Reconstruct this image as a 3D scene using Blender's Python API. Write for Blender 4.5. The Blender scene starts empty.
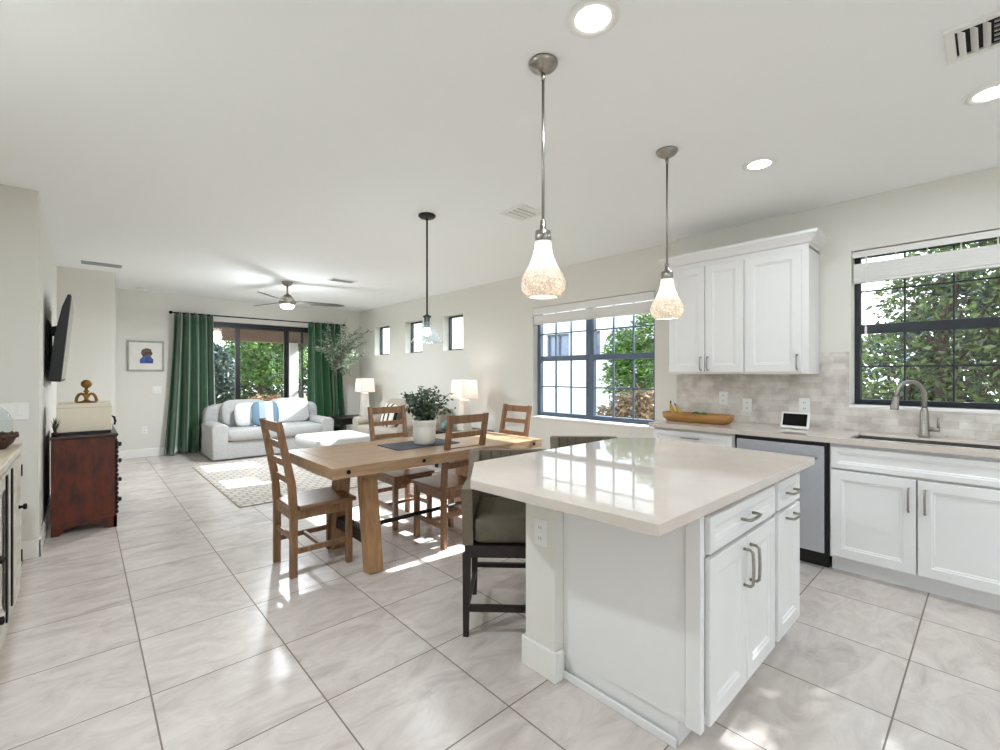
import bpy, bmesh, math, random
import numpy as np
from mathutils import Vector, Matrix

random.seed(7)
S = bpy.context.scene
COL = S.collection
PI = math.pi
R = math.radians

# ------------------------------------------------------------------ camera, world, sun, exposure
YAW = math.atan(416.7 / 453.0)
cam_d = bpy.data.cameras.new('camera')
cam_d.sensor_width = 36.0
cam_d.sensor_fit = 'HORIZONTAL'
cam_d.lens = 36.0 * 453.0 / 1000.0
cam_d.shift_y = -0.001
cam_d.clip_start = 0.02
cam_d.clip_end = 300
cam = bpy.data.objects.new('camera', cam_d)
COL.objects.link(cam)
cam.location = (0, 0, 1.33)
cam.rotation_euler = (PI / 2, 0, -YAW)
S.camera = cam

S.view_settings.view_transform = 'Standard'
S.view_settings.look = 'None'
S.view_settings.gamma = 1.0
S.view_settings.use_curve_mapping = False
S.view_settings.exposure = 1.0
S.cycles.use_denoising = True
S.cycles.max_bounces = 14
S.cycles.diffuse_bounces = 10
S.cycles.glossy_bounces = 4
S.cycles.transmission_bounces = 6
S.cycles.transparent_max_bounces = 16
S.cycles.sample_clamp_indirect = 6.0
S.cycles.caustics_reflective = False
S.cycles.caustics_refractive = False

WORLD_STRENGTH = 2.4
SUN_STRENGTH = 14.0
CAN_POWER = 4.0

w = bpy.data.worlds.new('sky')
S.world = w
w.use_nodes = True
nt = w.node_tree
nt.nodes.clear()
out = nt.nodes.new('ShaderNodeOutputWorld')
bg = nt.nodes.new('ShaderNodeBackground')
tc = nt.nodes.new('ShaderNodeTexCoord')
sx = nt.nodes.new('ShaderNodeSeparateXYZ')
ramp = nt.nodes.new('ShaderNodeValToRGB')
ramp.color_ramp.elements[0].position = 0.0
ramp.color_ramp.elements[0].color = (0.83, 0.92, 1.0, 1)
ramp.color_ramp.elements[1].position = 0.7
ramp.color_ramp.elements[1].color = (0.42, 0.66, 1.0, 1)
nz = nt.nodes.new('ShaderNodeTexNoise')
nz.inputs['Scale'].default_value = 3.0
nz.inputs['Detail'].default_value = 6.0
cr = nt.nodes.new('ShaderNodeValToRGB')
cr.color_ramp.elements[0].position = 0.42
cr.color_ramp.elements[1].position = 0.62
mx = nt.nodes.new('ShaderNodeMixRGB')
mx.inputs[2].default_value = (0.93, 0.96, 1.0, 1)
nt.links.new(tc.outputs['Generated'], sx.inputs[0])
nt.links.new(sx.outputs['Z'], ramp.inputs[0])
nt.links.new(tc.outputs['Generated'], nz.inputs['Vector'])
nt.links.new(nz.outputs[0], cr.inputs[0])
nt.links.new(cr.outputs[0], mx.inputs[0])
nt.links.new(ramp.outputs[0], mx.inputs[1])
nt.links.new(mx.outputs[0], bg.inputs['Color'])
bg.inputs['Strength'].default_value = WORLD_STRENGTH
nt.links.new(bg.outputs[0], out.inputs[0])

sun_d = bpy.data.lights.new('sun', 'SUN')
sun_d.energy = SUN_STRENGTH
sun_d.angle = R(0.6)
sun_d.color = (0.97, 0.97, 1.0)
sun = bpy.data.objects.new('sun', sun_d)
COL.objects.link(sun)
sun.location = (12, -1, 9)
sun.rotation_euler = Vector((-1.0, 0.10, -0.68)).to_track_quat('-Z', 'Y').to_euler()

# ------------------------------------------------------------------ materials
def lin(c):
    return tuple((x / 12.92 if x <= 0.04045 else ((x + 0.055) / 1.055) ** 2.4) for x in c)

MATS = {}

def P(name, col, rough=0.5, metal=0.0, spec=0.5, noise=None, bump=None, emis=0.0, ecol=None,
      trans=0.0, coat=0.0, sheen=0.0, srgb=True):
    """principled material; noise=(scale, other colour, stretch) mixes a second colour; bump=(scale, strength)"""
    if name in MATS:
        return MATS[name]
    m = bpy.data.materials.new(name)
    m.use_nodes = True
    n = m.node_tree
    b = n.nodes['Principled BSDF']
    c = lin(col) if srgb else col
    b.inputs['Base Color'].default_value = (*c, 1)
    b.inputs['Roughness'].default_value = rough
    b.inputs['Metallic'].default_value = metal
    b.inputs['Specular IOR Level'].default_value = spec
    if coat:
        b.inputs['Coat Weight'].default_value = coat
        b.inputs['Coat Roughness'].default_value = 0.08
    if sheen:
        b.inputs['Sheen Weight'].default_value = sheen
        b.inputs['Sheen Roughness'].default_value = 0.4
    if trans:
        b.inputs['Transmission Weight'].default_value = trans
    if emis:
        b.inputs['Emission Strength'].default_value = emis
        e = lin(ecol or col)
        b.inputs['Emission Color'].default_value = (*e, 1)
    t = n.nodes.new('ShaderNodeTexCoord')
    mp = n.nodes.new('ShaderNodeMapping')
    n.links.new(t.outputs['Object'], mp.inputs[0])
    if noise:
        sc, c2, st = noise
        mp.inputs['Scale'].default_value = st
        z = n.nodes.new('ShaderNodeTexNoise')
        z.inputs['Scale'].default_value = sc
        z.inputs['Detail'].default_value = 5
        z.inputs['Roughness'].default_value = 0.6
        r = n.nodes.new('ShaderNodeValToRGB')
        r.color_ramp.elements[0].position = 0.32
        r.color_ramp.elements[1].position = 0.68
        r.color_ramp.elements[0].color = (*c, 1)
        r.color_ramp.elements[1].color = (*lin(c2), 1)
        n.links.new(mp.outputs[0], z.inputs['Vector'])
        n.links.new(z.outputs[0], r.inputs[0])
        n.links.new(r.outputs[0], b.inputs['Base Color'])
    if bump:
        z = n.nodes.new('ShaderNodeTexNoise')
        z.inputs['Scale'].default_value = bump[0]
        z.inputs['Detail'].default_value = 3
        n.links.new(t.outputs['Object'], z.inputs['Vector'])
        bp = n.nodes.new('ShaderNodeBump')
        bp.inputs['Strength'].default_value = bump[1]
        bp.inputs['Distance'].default_value = 0.01
        n.links.new(z.outputs[0], bp.inputs['Height'])
        n.links.new(bp.outputs[0], b.inputs['Normal'])
    MATS[name] = m
    return m


def glass_mat(name, tint=(1, 1, 1), refl=1.0, alpha=0.0):
    m = bpy.data.materials.new(name)
    m.use_nodes = True
    n = m.node_tree
    n.nodes.clear()
    o = n.nodes.new('ShaderNodeOutputMaterial')
    t = n.nodes.new('ShaderNodeBsdfTransparent')
    t.inputs[0].default_value = (*tint, 1)
    g = n.nodes.new('ShaderNodeBsdfGlossy')
    g.inputs['Roughness'].default_value = 0.02
    g.inputs[0].default_value = (refl, refl, refl, 1)
    f = n.nodes.new('ShaderNodeLayerWeight')
    f.inputs['Blend'].default_value = 0.5
    pw = n.nodes.new('ShaderNodeMath')
    pw.operation = 'POWER'
    pw.inputs[1].default_value = 5.0
    ma = n.nodes.new('ShaderNodeMath')
    ma.operation = 'MULTIPLY_ADD'
    ma.inputs[1].default_value = 0.9
    ma.inputs[2].default_value = 0.035
    n.links.new(f.outputs['Facing'], pw.inputs[0])
    n.links.new(pw.outputs[0], ma.inputs[0])
    mix = n.nodes.new('ShaderNodeMixShader')
    n.links.new(ma.outputs[0], mix.inputs[0])
    n.links.new(t.outputs[0], mix.inputs[1])
    n.links.new(g.outputs[0], mix.inputs[2])
    last = mix
    if alpha:
        d = n.nodes.new('ShaderNodeBsdfTranslucent')
        d.inputs[0].default_value = (0.9, 0.95, 0.95, 1)
        m2 = n.nodes.new('ShaderNodeMixShader')
        m2.inputs[0].default_value = alpha
        n.links.new(mix.outputs[0], m2.inputs[1])
        n.links.new(d.outputs[0], m2.inputs[2])
        last = m2
    n.links.new(last.outputs[0], o.inputs[0])
    return m


def leaf_mat(name, c1, c2, transl=0.35):
    m = bpy.data.materials.new(name)
    m.use_nodes = True
    n = m.node_tree
    n.nodes.clear()
    o = n.nodes.new('ShaderNodeOutputMaterial')
    gi = n.nodes.new('ShaderNodeNewGeometry')
    r = n.nodes.new('ShaderNodeValToRGB')
    r.color_ramp.elements[0].color = (*lin(c1), 1)
    r.color_ramp.elements[1].color = (*lin(c2), 1)
    n.links.new(gi.outputs['Random Per Island'], r.inputs[0])
    d = n.nodes.new('ShaderNodeBsdfPrincipled')
    d.inputs['Roughness'].default_value = 0.45
    t = n.nodes.new('ShaderNodeBsdfTranslucent')
    n.links.new(r.outputs[0], d.inputs['Base Color'])
    n.links.new(r.outputs[0], t.inputs[0])
    mix = n.nodes.new('ShaderNodeMixShader')
    mix.inputs[0].default_value = transl
    n.links.new(d.outputs[0], mix.inputs[1])
    n.links.new(t.outputs[0], mix.inputs[2])
    n.links.new(mix.outputs[0], o.inputs[0])
    return m


def grid_tile_mat():
    """large square porcelain tiles with thin grout lines and soft veining"""
    m = bpy.data.materials.new('porcelain_tile')
    m.use_nodes = True
    n = m.node_tree
    b = n.nodes['Principled BSDF']
    L = n.links.new
    t = n.nodes.new('ShaderNodeTexCoord')
    s = n.nodes.new('ShaderNodeSeparateXYZ')
    L(t.outputs['Object'], s.inputs[0])
    PITCH = 0.5237

    def math_(op, a, bb=None, c=None):
        q = n.nodes.new('ShaderNodeMath')
        q.operation = op
        for i, v in enumerate((a, bb, c)):
            if v is None:
                continue
            if isinstance(v, (int, float)):
                q.inputs[i].default_value = v
            else:
                L(v, q.inputs[i])
        return q.outputs[0]

    cells, dists = [], []
    for ax, off in (('X', 0.2065), ('Y', 0.262)):
        u = math_('DIVIDE', math_('SUBTRACT', s.outputs[ax], off), PITCH)
        cells.append(math_('FLOOR', u))
        fr = math_('FRACT', u)
        dists.append(math_('MINIMUM', fr, math_('SUBTRACT', 1.0, fr)))
    dmin = math_('MINIMUM', dists[0], dists[1])
    grout = math_('LESS_THAN', dmin, 0.0058)
    cv = n.nodes.new('ShaderNodeCombineXYZ')
    L(cells[0], cv.inputs[0])
    L(cells[1], cv.inputs[1])
    wn = n.nodes.new('ShaderNodeTexWhiteNoise')
    L(cv.outputs[0], wn.inputs['Vector'])
    # veins: stretched noise, offset per tile
    add = n.nodes.new('ShaderNodeVectorMath')
    add.operation = 'MULTIPLY_ADD'
    L(wn.outputs['Color'], add.inputs[0])
    add.inputs[1].default_value = (9, 9, 9)
    L(t.outputs['Object'], add.inputs[2])
    mp = n.nodes.new('ShaderNodeMapping')
    mp.inputs['Rotation'].default_value = (0, 0, R(38))
    mp.inputs['Scale'].default_value = (1.5, 3.0, 1)
    L(add.outputs[0], mp.inputs[0])
    nz = n.nodes.new('ShaderNodeTexNoise')
    nz.inputs['Scale'].default_value = 2.3
    nz.inputs['Detail'].default_value = 9
    nz.inputs['Roughness'].default_value = 0.68
    nz.inputs['Distortion'].default_value = 0.9
    L(mp.outputs[0], nz.inputs['Vector'])
    r = n.nodes.new('ShaderNodeValToRGB')
    e = r.color_ramp.elements
    e[0].position = 0.30
    e[0].color = (*lin((0.715, 0.675, 0.645)), 1)
    e[1].position = 0.62
    e[1].color = (*lin((0.835, 0.805, 0.78)), 1)
    k = r.color_ramp.elements.new(0.47)
    k.color = (*lin((0.79, 0.755, 0.73)), 1)
    L(nz.outputs[0], r.inputs[0])
    hv = n.nodes.new('ShaderNodeHueSaturation')
    val = math_('MULTIPLY_ADD', wn.outputs['Value'], 0.08, 0.96)
    L(val, hv.inputs['Value'])
    L(r.outputs[0], hv.inputs['Color'])
    mix = n.nodes.new('ShaderNodeMixRGB')
    L(grout, mix.inputs[0])
    L(hv.outputs[0], mix.inputs[1])
    mix.inputs[2].default_value = (*lin((0.47, 0.43, 0.385)), 1)
    L(mix.outputs[0], b.inputs['Base Color'])
    ro = math_('MULTIPLY_ADD', grout, 0.5, 0.27)
    L(ro, b.inputs['Roughness'])
    b.inputs['Specular IOR Level'].default_value = 0.5
    bp = n.nodes.new('ShaderNodeBump')
    bp.inputs['Strength'].default_value = 0.25
    bp.inputs['Distance'].default_value = 0.002
    inv = math_('SUBTRACT', 1.0, grout)
    L(inv, bp.inputs['Height'])
    L(bp.outputs[0], b.inputs['Normal'])
    return m


def backsplash_mat():
    """travertine subway tile in running bond on a wall facing -X"""
    m = bpy.data.materials.new('stone_subway_tile')
    m.use_nodes = True
    n = m.node_tree
    b = n.nodes['Principled BSDF']
    L = n.links.new
    t = n.nodes.new('ShaderNodeTexCoord')
    mp = n.nodes.new('ShaderNodeMapping')
    mp.inputs['Rotation'].default_value = (0, 0, 0)
    s = n.nodes.new('ShaderNodeSeparateXYZ')
    c = n.nodes.new('ShaderNodeCombineXYZ')
    L(t.outputs['Object'], s.inputs[0])
    L(s.outputs['Y'], c.inputs[0])
    L(s.outputs['Z'], c.inputs[1])
    br = n.nodes.new('ShaderNodeTexBrick')
    br.inputs['Scale'].default_value = 1.0
    br.inputs['Brick Width'].default_value = 0.152
    br.inputs['Row Height'].default_value = 0.0505
    br.inputs['Mortar Size'].default_value = 0.0016
    br.inputs['Color1'].default_value = (*lin((0.88, 0.865, 0.84)), 1)
    br.inputs['Color2'].default_value = (*lin((0.80, 0.775, 0.745)), 1)
    br.inputs['Mortar'].default_value = (*lin((0.80, 0.78, 0.74)), 1)
    L(c.outputs[0], br.inputs['Vector'])
    nz = n.nodes.new('ShaderNodeTexNoise')
    nz.inputs['Scale'].default_value = 9
    nz.inputs['Detail'].default_value = 7
    L(t.outputs['Object'], nz.inputs['Vector'])
    r = n.nodes.new('ShaderNodeValToRGB')
    r.color_ramp.elements[0].position = 0.35
    r.color_ramp.elements[0].color = (0.74, 0.72, 0.70, 1)
    r.color_ramp.elements[1].position = 0.6
    r.color_ramp.elements[1].color = (1, 1, 1, 1)
    L(nz.outputs[0], r.inputs[0])
    mul = n.nodes.new('ShaderNodeMixRGB')
    mul.blend_type = 'MULTIPLY'
    mul.inputs[0].default_value = 1.0
    L(br.outputs['Color'], mul.inputs[1])
    L(r.outputs[0], mul.inputs[2])
    L(mul.outputs[0], b.inputs['Base Color'])
    b.inputs['Roughness'].default_value = 0.35
    return m


def rug_mat():
    m = bpy.data.materials.new('woven_rug')
    m.use_nodes = True
    n = m.node_tree
    b = n.nodes['Principled BSDF']
    L = n.links.new
    t = n.nodes.new('ShaderNodeTexCoord')
    br = n.nodes.new('ShaderNodeTexBrick')
    br.inputs['Scale'].default_value = 1
    br.inputs['Brick Width'].default_value = 0.11
    br.inputs['Row Height'].default_value = 0.09
    br.inputs['Mortar Size'].default_value = 0.012
    br.inputs['Color1'].default_value = (*lin((0.80, 0.77, 0.72)), 1)
    br.inputs['Color2'].default_value = (*lin((0.74, 0.71, 0.67)), 1)
    br.inputs['Mortar'].default_value = (*lin((0.62, 0.60, 0.58)), 1)
    L(t.outputs['Object'], br.inputs['Vector'])
    L(br.outputs[0], b.inputs['Base Color'])
    b.inputs['Roughness'].default_value = 0.95
    return m


def pendant_mat():
    """capiz-like mosaic glass that the bulb inside lights up"""
    m = bpy.data.materials.new('mosaic_shade')
    m.use_nodes = True
    n = m.node_tree
    n.nodes.clear()
    L = n.links.new
    o = n.nodes.new('ShaderNodeOutputMaterial')
    t = n.nodes.new('ShaderNodeTexCoord')
    v = n.nodes.new('ShaderNodeTexVoronoi')
    v.feature = 'DISTANCE_TO_EDGE'
    v.inputs['Scale'].default_value = 78
    L(t.outputs['Object'], v.inputs['Vector'])
    v2 = n.nodes.new('ShaderNodeTexVoronoi')
    v2.inputs['Scale'].default_value = 78
    L(t.outputs['Object'], v2.inputs['Vector'])
    r = n.nodes.new('ShaderNodeValToRGB')
    r.color_ramp.elements[0].position = 0.0
    r.color_ramp.elements[0].color = (*lin((0.60, 0.56, 0.52)), 1)
    r.color_ramp.elements[1].position = 0.08
    r.color_ramp.elements[1].color = (1, 1, 1, 1)
    L(v.outputs['Distance'], r.inputs[0])
    r2 = n.nodes.new('ShaderNodeValToRGB')
    r2.color_ramp.elements[0].color = (*lin((0.80, 0.765, 0.72)), 1)
    r2.color_ramp.elements[1].color = (*lin((0.97, 0.95, 0.92)), 1)
    L(v2.outputs['Color'], r2.inputs[0])
    mul = n.nodes.new('ShaderNodeMixRGB')
    mul.blend_type = 'MULTIPLY'
    mul.inputs[0].default_value = 0.8
    L(r2.outputs[0], mul.inputs[1])
    L(r.outputs[0], mul.inputs[2])
    b = n.nodes.new('ShaderNodeBsdfPrincipled')
    b.inputs['Roughness'].default_value = 0.2
    sz = n.nodes.new('ShaderNodeSeparateXYZ')
    L(t.outputs['Object'], sz.inputs[0])
    mr = n.nodes.new('ShaderNodeMapRange')
    mr.inputs['From Min'].default_value = -0.90
    mr.inputs['From Max'].default_value = -0.82
    L(sz.outputs['Z'], mr.inputs['Value'])
    neck = n.nodes.new('ShaderNodeMixRGB')
    neck.inputs[2].default_value = (0.95, 0.94, 0.92, 1)
    L(mr.outputs[0], neck.inputs[0])
    L(mul.outputs[0], neck.inputs[1])
    L(neck.outputs[0], b.inputs['Base Color'])
    tr = n.nodes.new('ShaderNodeBsdfTranslucent')
    L(neck.outputs[0], tr.inputs[0])
    mix = n.nodes.new('ShaderNodeMixShader')
    mix.inputs[0].default_value = 0.5
    L(b.outputs[0], mix.inputs[1])
    L(tr.outputs[0], mix.inputs[2])
    L(mix.outputs[0], o.inputs[0])
    return m


M_WALL = P('wall_paint', (0.858, 0.85, 0.822), 0.85, bump=(180, 0.03))
M_CEIL = P('ceiling_paint', (0.945, 0.95, 0.95), 0.9, bump=(120, 0.04))
M_TRIM = P('trim_paint', (0.92, 0.915, 0.90), 0.4, noise=(2, (0.90, 0.895, 0.88), (1, 1, 1)))
M_CAB = P('cabinet_paint', (0.89, 0.888, 0.885), 0.32, noise=(2, (0.88, 0.878, 0.875), (1, 1, 1)))
M_QUARTZ = P('quartz', (0.785, 0.745, 0.71), 0.035, noise=(5, (0.815, 0.775, 0.74), (1, 1, 1)), spec=0.6)
M_NICKEL = P('brushed_nickel', (0.66, 0.64, 0.61), 0.28, 1.0, noise=(60, (0.58, 0.56, 0.53), (1, 1, 8)))
M_STEEL = P('stainless_steel', (0.80, 0.81, 0.83), 0.42, 0.85, noise=(40, (0.76, 0.77, 0.80), (1, 1, 12)))
M_BLACK = P('black_plastic', (0.022, 0.022, 0.026), 0.5, noise=(9, (0.045, 0.045, 0.05), (1, 1, 1)))
M_IRON = P('black_iron', (0.06, 0.055, 0.05), 0.5, 0.4, bump=(60, 0.2))
M_FRAME = P('dark_window_frame', (0.13, 0.15, 0.18), 0.35, noise=(5, (0.15, 0.17, 0.20), (1, 1, 1)))
M_FRAMEG = P('slate_window_frame', (0.33, 0.385, 0.45), 0.4, noise=(5, (0.36, 0.415, 0.48), (1, 1, 1)))
M_DOORF = P('black_door_frame', (0.055, 0.06, 0.065), 0.4, noise=(5, (0.075, 0.08, 0.085), (1, 1, 1)))
M_GLASS = glass_mat('window_glass', (0.97, 0.985, 0.98))
M_SHADEGLASS = glass_mat('clear_shade_glass', (0.90, 0.94, 0.95), 1.0, 0.01)
M_BLIND = P('blind_slat', (0.90, 0.895, 0.88), 0.5, noise=(3, (0.87, 0.865, 0.85), (1, 1, 30)))
M_TABLE = P('honey_oak', (0.57, 0.45, 0.335), 0.3, noise=(3.2, (0.69, 0.57, 0.45), (1.2, 14, 14)), bump=(40, 0.05))
M_LEGW = P('honey_oak_upright', (0.57, 0.42, 0.28), 0.42, noise=(3.2, (0.68, 0.54, 0.39), (14, 14, 1.2)))
M_CHAIR = P('walnut_stain', (0.43, 0.31, 0.21), 0.40, noise=(4, (0.57, 0.43, 0.31), (12, 12, 1.5)))
M_SEAT = P('walnut_seat', (0.44, 0.31, 0.22), 0.28, noise=(4, (0.57, 0.43, 0.32), (12, 1.5, 12)))
M_MAHOG = P('mahogany', (0.15, 0.035, 0.022), 0.33, noise=(3.2, (0.43, 0.185, 0.085), (3.5, 3.5, 1.3)), spec=0.35)
M_MAHOGD = P('dark_mahogany', (0.10, 0.045, 0.03), 0.35, noise=(5, (0.17, 0.08, 0.05), (4, 1, 4)))
M_CREAM = P('cream_enamel', (0.90, 0.87, 0.79), 0.4, noise=(3, (0.88, 0.845, 0.76), (1, 1, 1)))
M_GOLD = P('antique_gold', (0.62, 0.46, 0.22), 0.4, 0.7, noise=(20, (0.45, 0.32, 0.14), (1, 1, 1)))
M_SOFA = P('sofa_linen', (0.70, 0.70, 0.695), 0.95, noise=(30, (0.65, 0.65, 0.645), (1, 1, 1)), bump=(300, 0.15))
M_SOFAW = P('white_slipcover', (0.84, 0.84, 0.84), 0.95, noise=(30, (0.80, 0.80, 0.80), (1, 1, 1)), bump=(300, 0.12))
M_BEIGE = P('beige_linen', (0.65, 0.62, 0.57), 0.95, noise=(30, (0.61, 0.58, 0.53), (1, 1, 1)), bump=(300, 0.15))
M_CURT = P('green_velvet', (0.12, 0.29, 0.16), 0.45, noise=(2.5, (0.18, 0.37, 0.23), (6, 6, 0.4)), sheen=1.0)
M_OLIVE = P('olive_upholstery', (0.43, 0.39, 0.325), 0.6, noise=(40, (0.39, 0.35, 0.29), (1, 1, 1)), bump=(250, 0.12))
M_OLIVES = P('olive_leather_seat', (0.33, 0.305, 0.25), 0.40, noise=(18, (0.37, 0.345, 0.285), (1, 1, 1)))
M_ESPR = P('espresso_wood', (0.085, 0.055, 0.048), 0.55, noise=(5, (0.15, 0.10, 0.08), (8, 8, 1)))
M_DARKTAB = P('ebony_wood', (0.09, 0.075, 0.07), 0.4, noise=(5, (0.13, 0.11, 0.10), (6, 2, 6)))
M_CER = P('white_ceramic', (0.90, 0.89, 0.86), 0.35, noise=(4, (0.87, 0.86, 0.83), (1, 1, 1)))
M_LAMPB = P('cream_ceramic', (0.93, 0.91, 0.86), 0.3, noise=(4, (0.90, 0.88, 0.83), (1, 1, 1)))
M_SLATE = P('slate_runner', (0.24, 0.25, 0.28), 0.7, noise=(18, (0.31, 0.32, 0.35), (1, 1, 1)))
M_BAMBOO = P('golden_bowl_wood', (0.55, 0.37, 0.18), 0.4, noise=(3, (0.68, 0.50, 0.27), (8, 1, 8)))
M_BANANA = P('banana_skin', (0.80, 0.63, 0.16), 0.5, noise=(8, (0.62, 0.53, 0.20), (1, 1, 1)))
M_STEM = P('stem_brown', (0.27, 0.20, 0.12), 0.8, noise=(9, (0.20, 0.14, 0.08), (1, 1, 1)))
M_BARK = P('bark', (0.30, 0.20, 0.16), 0.9, noise=(6, (0.18, 0.12, 0.10), (4, 4, 1)), bump=(25, 0.5))
M_OBARK = P('pale_olive_bark', (0.46, 0.42, 0.36), 0.9, noise=(9, (0.38, 0.34, 0.29), (4, 4, 1)))
M_LIME = P('avocado_skin', (0.30, 0.42, 0.14), 0.5, noise=(30, (0.22, 0.33, 0.10), (1, 1, 1)))
M_SIDEB = P('distressed_white', (0.86, 0.85, 0.81), 0.6, noise=(6, (0.75, 0.73, 0.68), (1, 1, 3)))
M_SIDET = P('weathered_top', (0.66, 0.61, 0.53), 0.5, noise=(4, (0.76, 0.71, 0.62), (8, 1, 8)))
M_WICK = P('brown_wicker', (0.35, 0.22, 0.14), 0.7, noise=(40, (0.20, 0.12, 0.07), (1, 1, 6)), bump=(80, 0.6))
M_STUCCO = P('white_stucco', (0.90, 0.895, 0.90), 0.9, bump=(60, 0.15))
M_SOFFIT = P('tan_soffit', (0.56, 0.46, 0.40), 0.8, noise=(3, (0.50, 0.41, 0.36), (1, 12, 1)))
M_GRASS = P('lawn', (0.33, 0.38, 0.19), 0.95, noise=(5, (0.46, 0.49, 0.27), (1, 1, 1)), bump=(60, 0.4))
M_PAVER = P('paver', (0.66, 0.63, 0.58), 0.85, noise=(4, (0.58, 0.55, 0.50), (1, 1, 1)))
M_ROOF = P('roof_tile', (0.50, 0.40, 0.34), 0.8, noise=(10, (0.42, 0.32, 0.27), (1, 1, 1)))
M_SCREEN = P('screen_glass', (0.012, 0.012, 0.018), 0.08, spec=0.25, noise=(2, (0.02, 0.02, 0.028), (1, 1, 1)))
M_WHITEP = P('white_plastic', (0.92, 0.92, 0.91), 0.35, noise=(3, (0.90, 0.90, 0.89), (1, 1, 1)))
M_DARKIN = P('duct_shadow_tone', (0.10, 0.10, 0.10), 0.8, noise=(3, (0.12, 0.12, 0.12), (1, 1, 1)))
M_GREYM = P('grey_metal_slat', (0.62, 0.63, 0.64), 0.45, 0.3, noise=(6, (0.57, 0.58, 0.59), (1, 1, 1)))
M_LENS = P('lamp_lens', (1, 1, 1), 0.4, emis=9.0, ecol=(1, 0.99, 0.97), noise=(3, (0.98, 0.98, 0.98), (1, 1, 1)))
M_BULB = P('bulb', (1, 1, 1), 0.4, emis=6.0, ecol=(1, 0.95, 0.86), noise=(3, (0.98, 0.98, 0.98), (1, 1, 1)))
M_FLOOR = grid_tile_mat()
M_BACKS = backsplash_mat()
M_RUG = rug_mat()
M_MOSA = pendant_mat()
M_LEAF1 = leaf_mat('garden_leaf', (0.09, 0.14, 0.07), (0.36, 0.43, 0.21), 0.25)
M_LEAF2 = leaf_mat('bright_leaf', (0.15, 0.28, 0.09), (0.46, 0.60, 0.27), 0.35)
M_LEAF3 = leaf_mat('dark_leaf', (0.10, 0.17, 0.15), (0.24, 0.33, 0.28), 0.3)
M_LEAF4 = leaf_mat('ornamental_leaf', (0.36, 0.30, 0.20), (0.60, 0.50, 0.40), 0.3)
M_EUC = leaf_mat('eucalyptus_leaf', (0.13, 0.21, 0.16), (0.40, 0.49, 0.40), 0.2)
M_OLV = leaf_mat('olive_leaf', (0.28, 0.37, 0.27), (0.70, 0.76, 0.68), 0.25)


def shade_mat(name, col, e):
    m = bpy.data.materials.new(name)
    m.use_nodes = True
    n = m.node_tree
    n.nodes.clear()
    L = n.links.new
    o = n.nodes.new('ShaderNodeOutputMaterial')
    t = n.nodes.new('ShaderNodeTexCoord')
    z = n.nodes.new('ShaderNodeTexNoise')
    z.inputs['Scale'].default_value = 200
    L(t.outputs['Object'], z.inputs['Vector'])
    r = n.nodes.new('ShaderNodeValToRGB')
    r.color_ramp.elements[0].color = (*lin([c * 0.97 for c in col]), 1)
    r.color_ramp.elements[1].color = (*lin(col), 1)
    L(z.outputs[0], r.inputs[0])
    d = n.nodes.new('ShaderNodeBsdfDiffuse')
    tr = n.nodes.new('ShaderNodeBsdfTranslucent')
    L(r.outputs[0], d.inputs[0])
    L(r.outputs[0], tr.inputs[0])
    mix = n.nodes.new('ShaderNodeMixShader')
    mix.inputs[0].default_value = 0.5
    L(d.outputs[0], mix.inputs[1])
    L(tr.outputs[0], mix.inputs[2])
    L(mix.outputs[0], o.inputs[0])
    return m


M_SHADE = shade_mat('linen_lampshade', (0.95, 0.92, 0.90), 0.3)


def stripe_mat(name, cols, scale, axis='X'):
    """flat woven bands; cols = list of (position, colour)"""
    m = bpy.data.materials.new(name)
    m.use_nodes = True
    n = m.node_tree
    L = n.links.new
    b = n.nodes['Principled BSDF']
    b.inputs['Roughness'].default_value = 0.9
    t = n.nodes.new('ShaderNodeTexCoord')
    s = n.nodes.new('ShaderNodeSeparateXYZ')
    L(t.outputs['Object'], s.inputs[0])
    q = n.nodes.new('ShaderNodeMath')
    q.operation = 'MULTIPLY'
    q.inputs[1].default_value = scale
    L(s.outputs[axis], q.inputs[0])
    f = n.nodes.new('ShaderNodeMath')
    f.operation = 'FRACT'
    L(q.outputs[0], f.inputs[0])
    r = n.nodes.new('ShaderNodeValToRGB')
    r.color_ramp.interpolation = 'CONSTANT'
    e = r.color_ramp.elements
    e[0].position = cols[0][0]
    e[0].color = (*lin(cols[0][1]), 1)
    e[1].position = cols[1][0]
    e[1].color = (*lin(cols[1][1]), 1)
    for p, c in cols[2:]:
        k = r.color_ramp.elements.new(p)
        k.color = (*lin(c), 1)
    L(f.outputs[0], r.inputs[0])
    L(r.outputs[0], b.inputs['Base Color'])
    return m


M_BANDS = stripe_mat('blue_banded_cloth', [(0, (0.86, 0.88, 0.90)), (0.35, (0.40, 0.50, 0.57)), (0.7, (0.62, 0.68, 0.74))], 3.2)
M_STRIPE = stripe_mat('black_striped_cloth', [(0, (0.84, 0.81, 0.76)), (0.62, (0.12, 0.12, 0.12))], 7.5, 'X')


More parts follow.
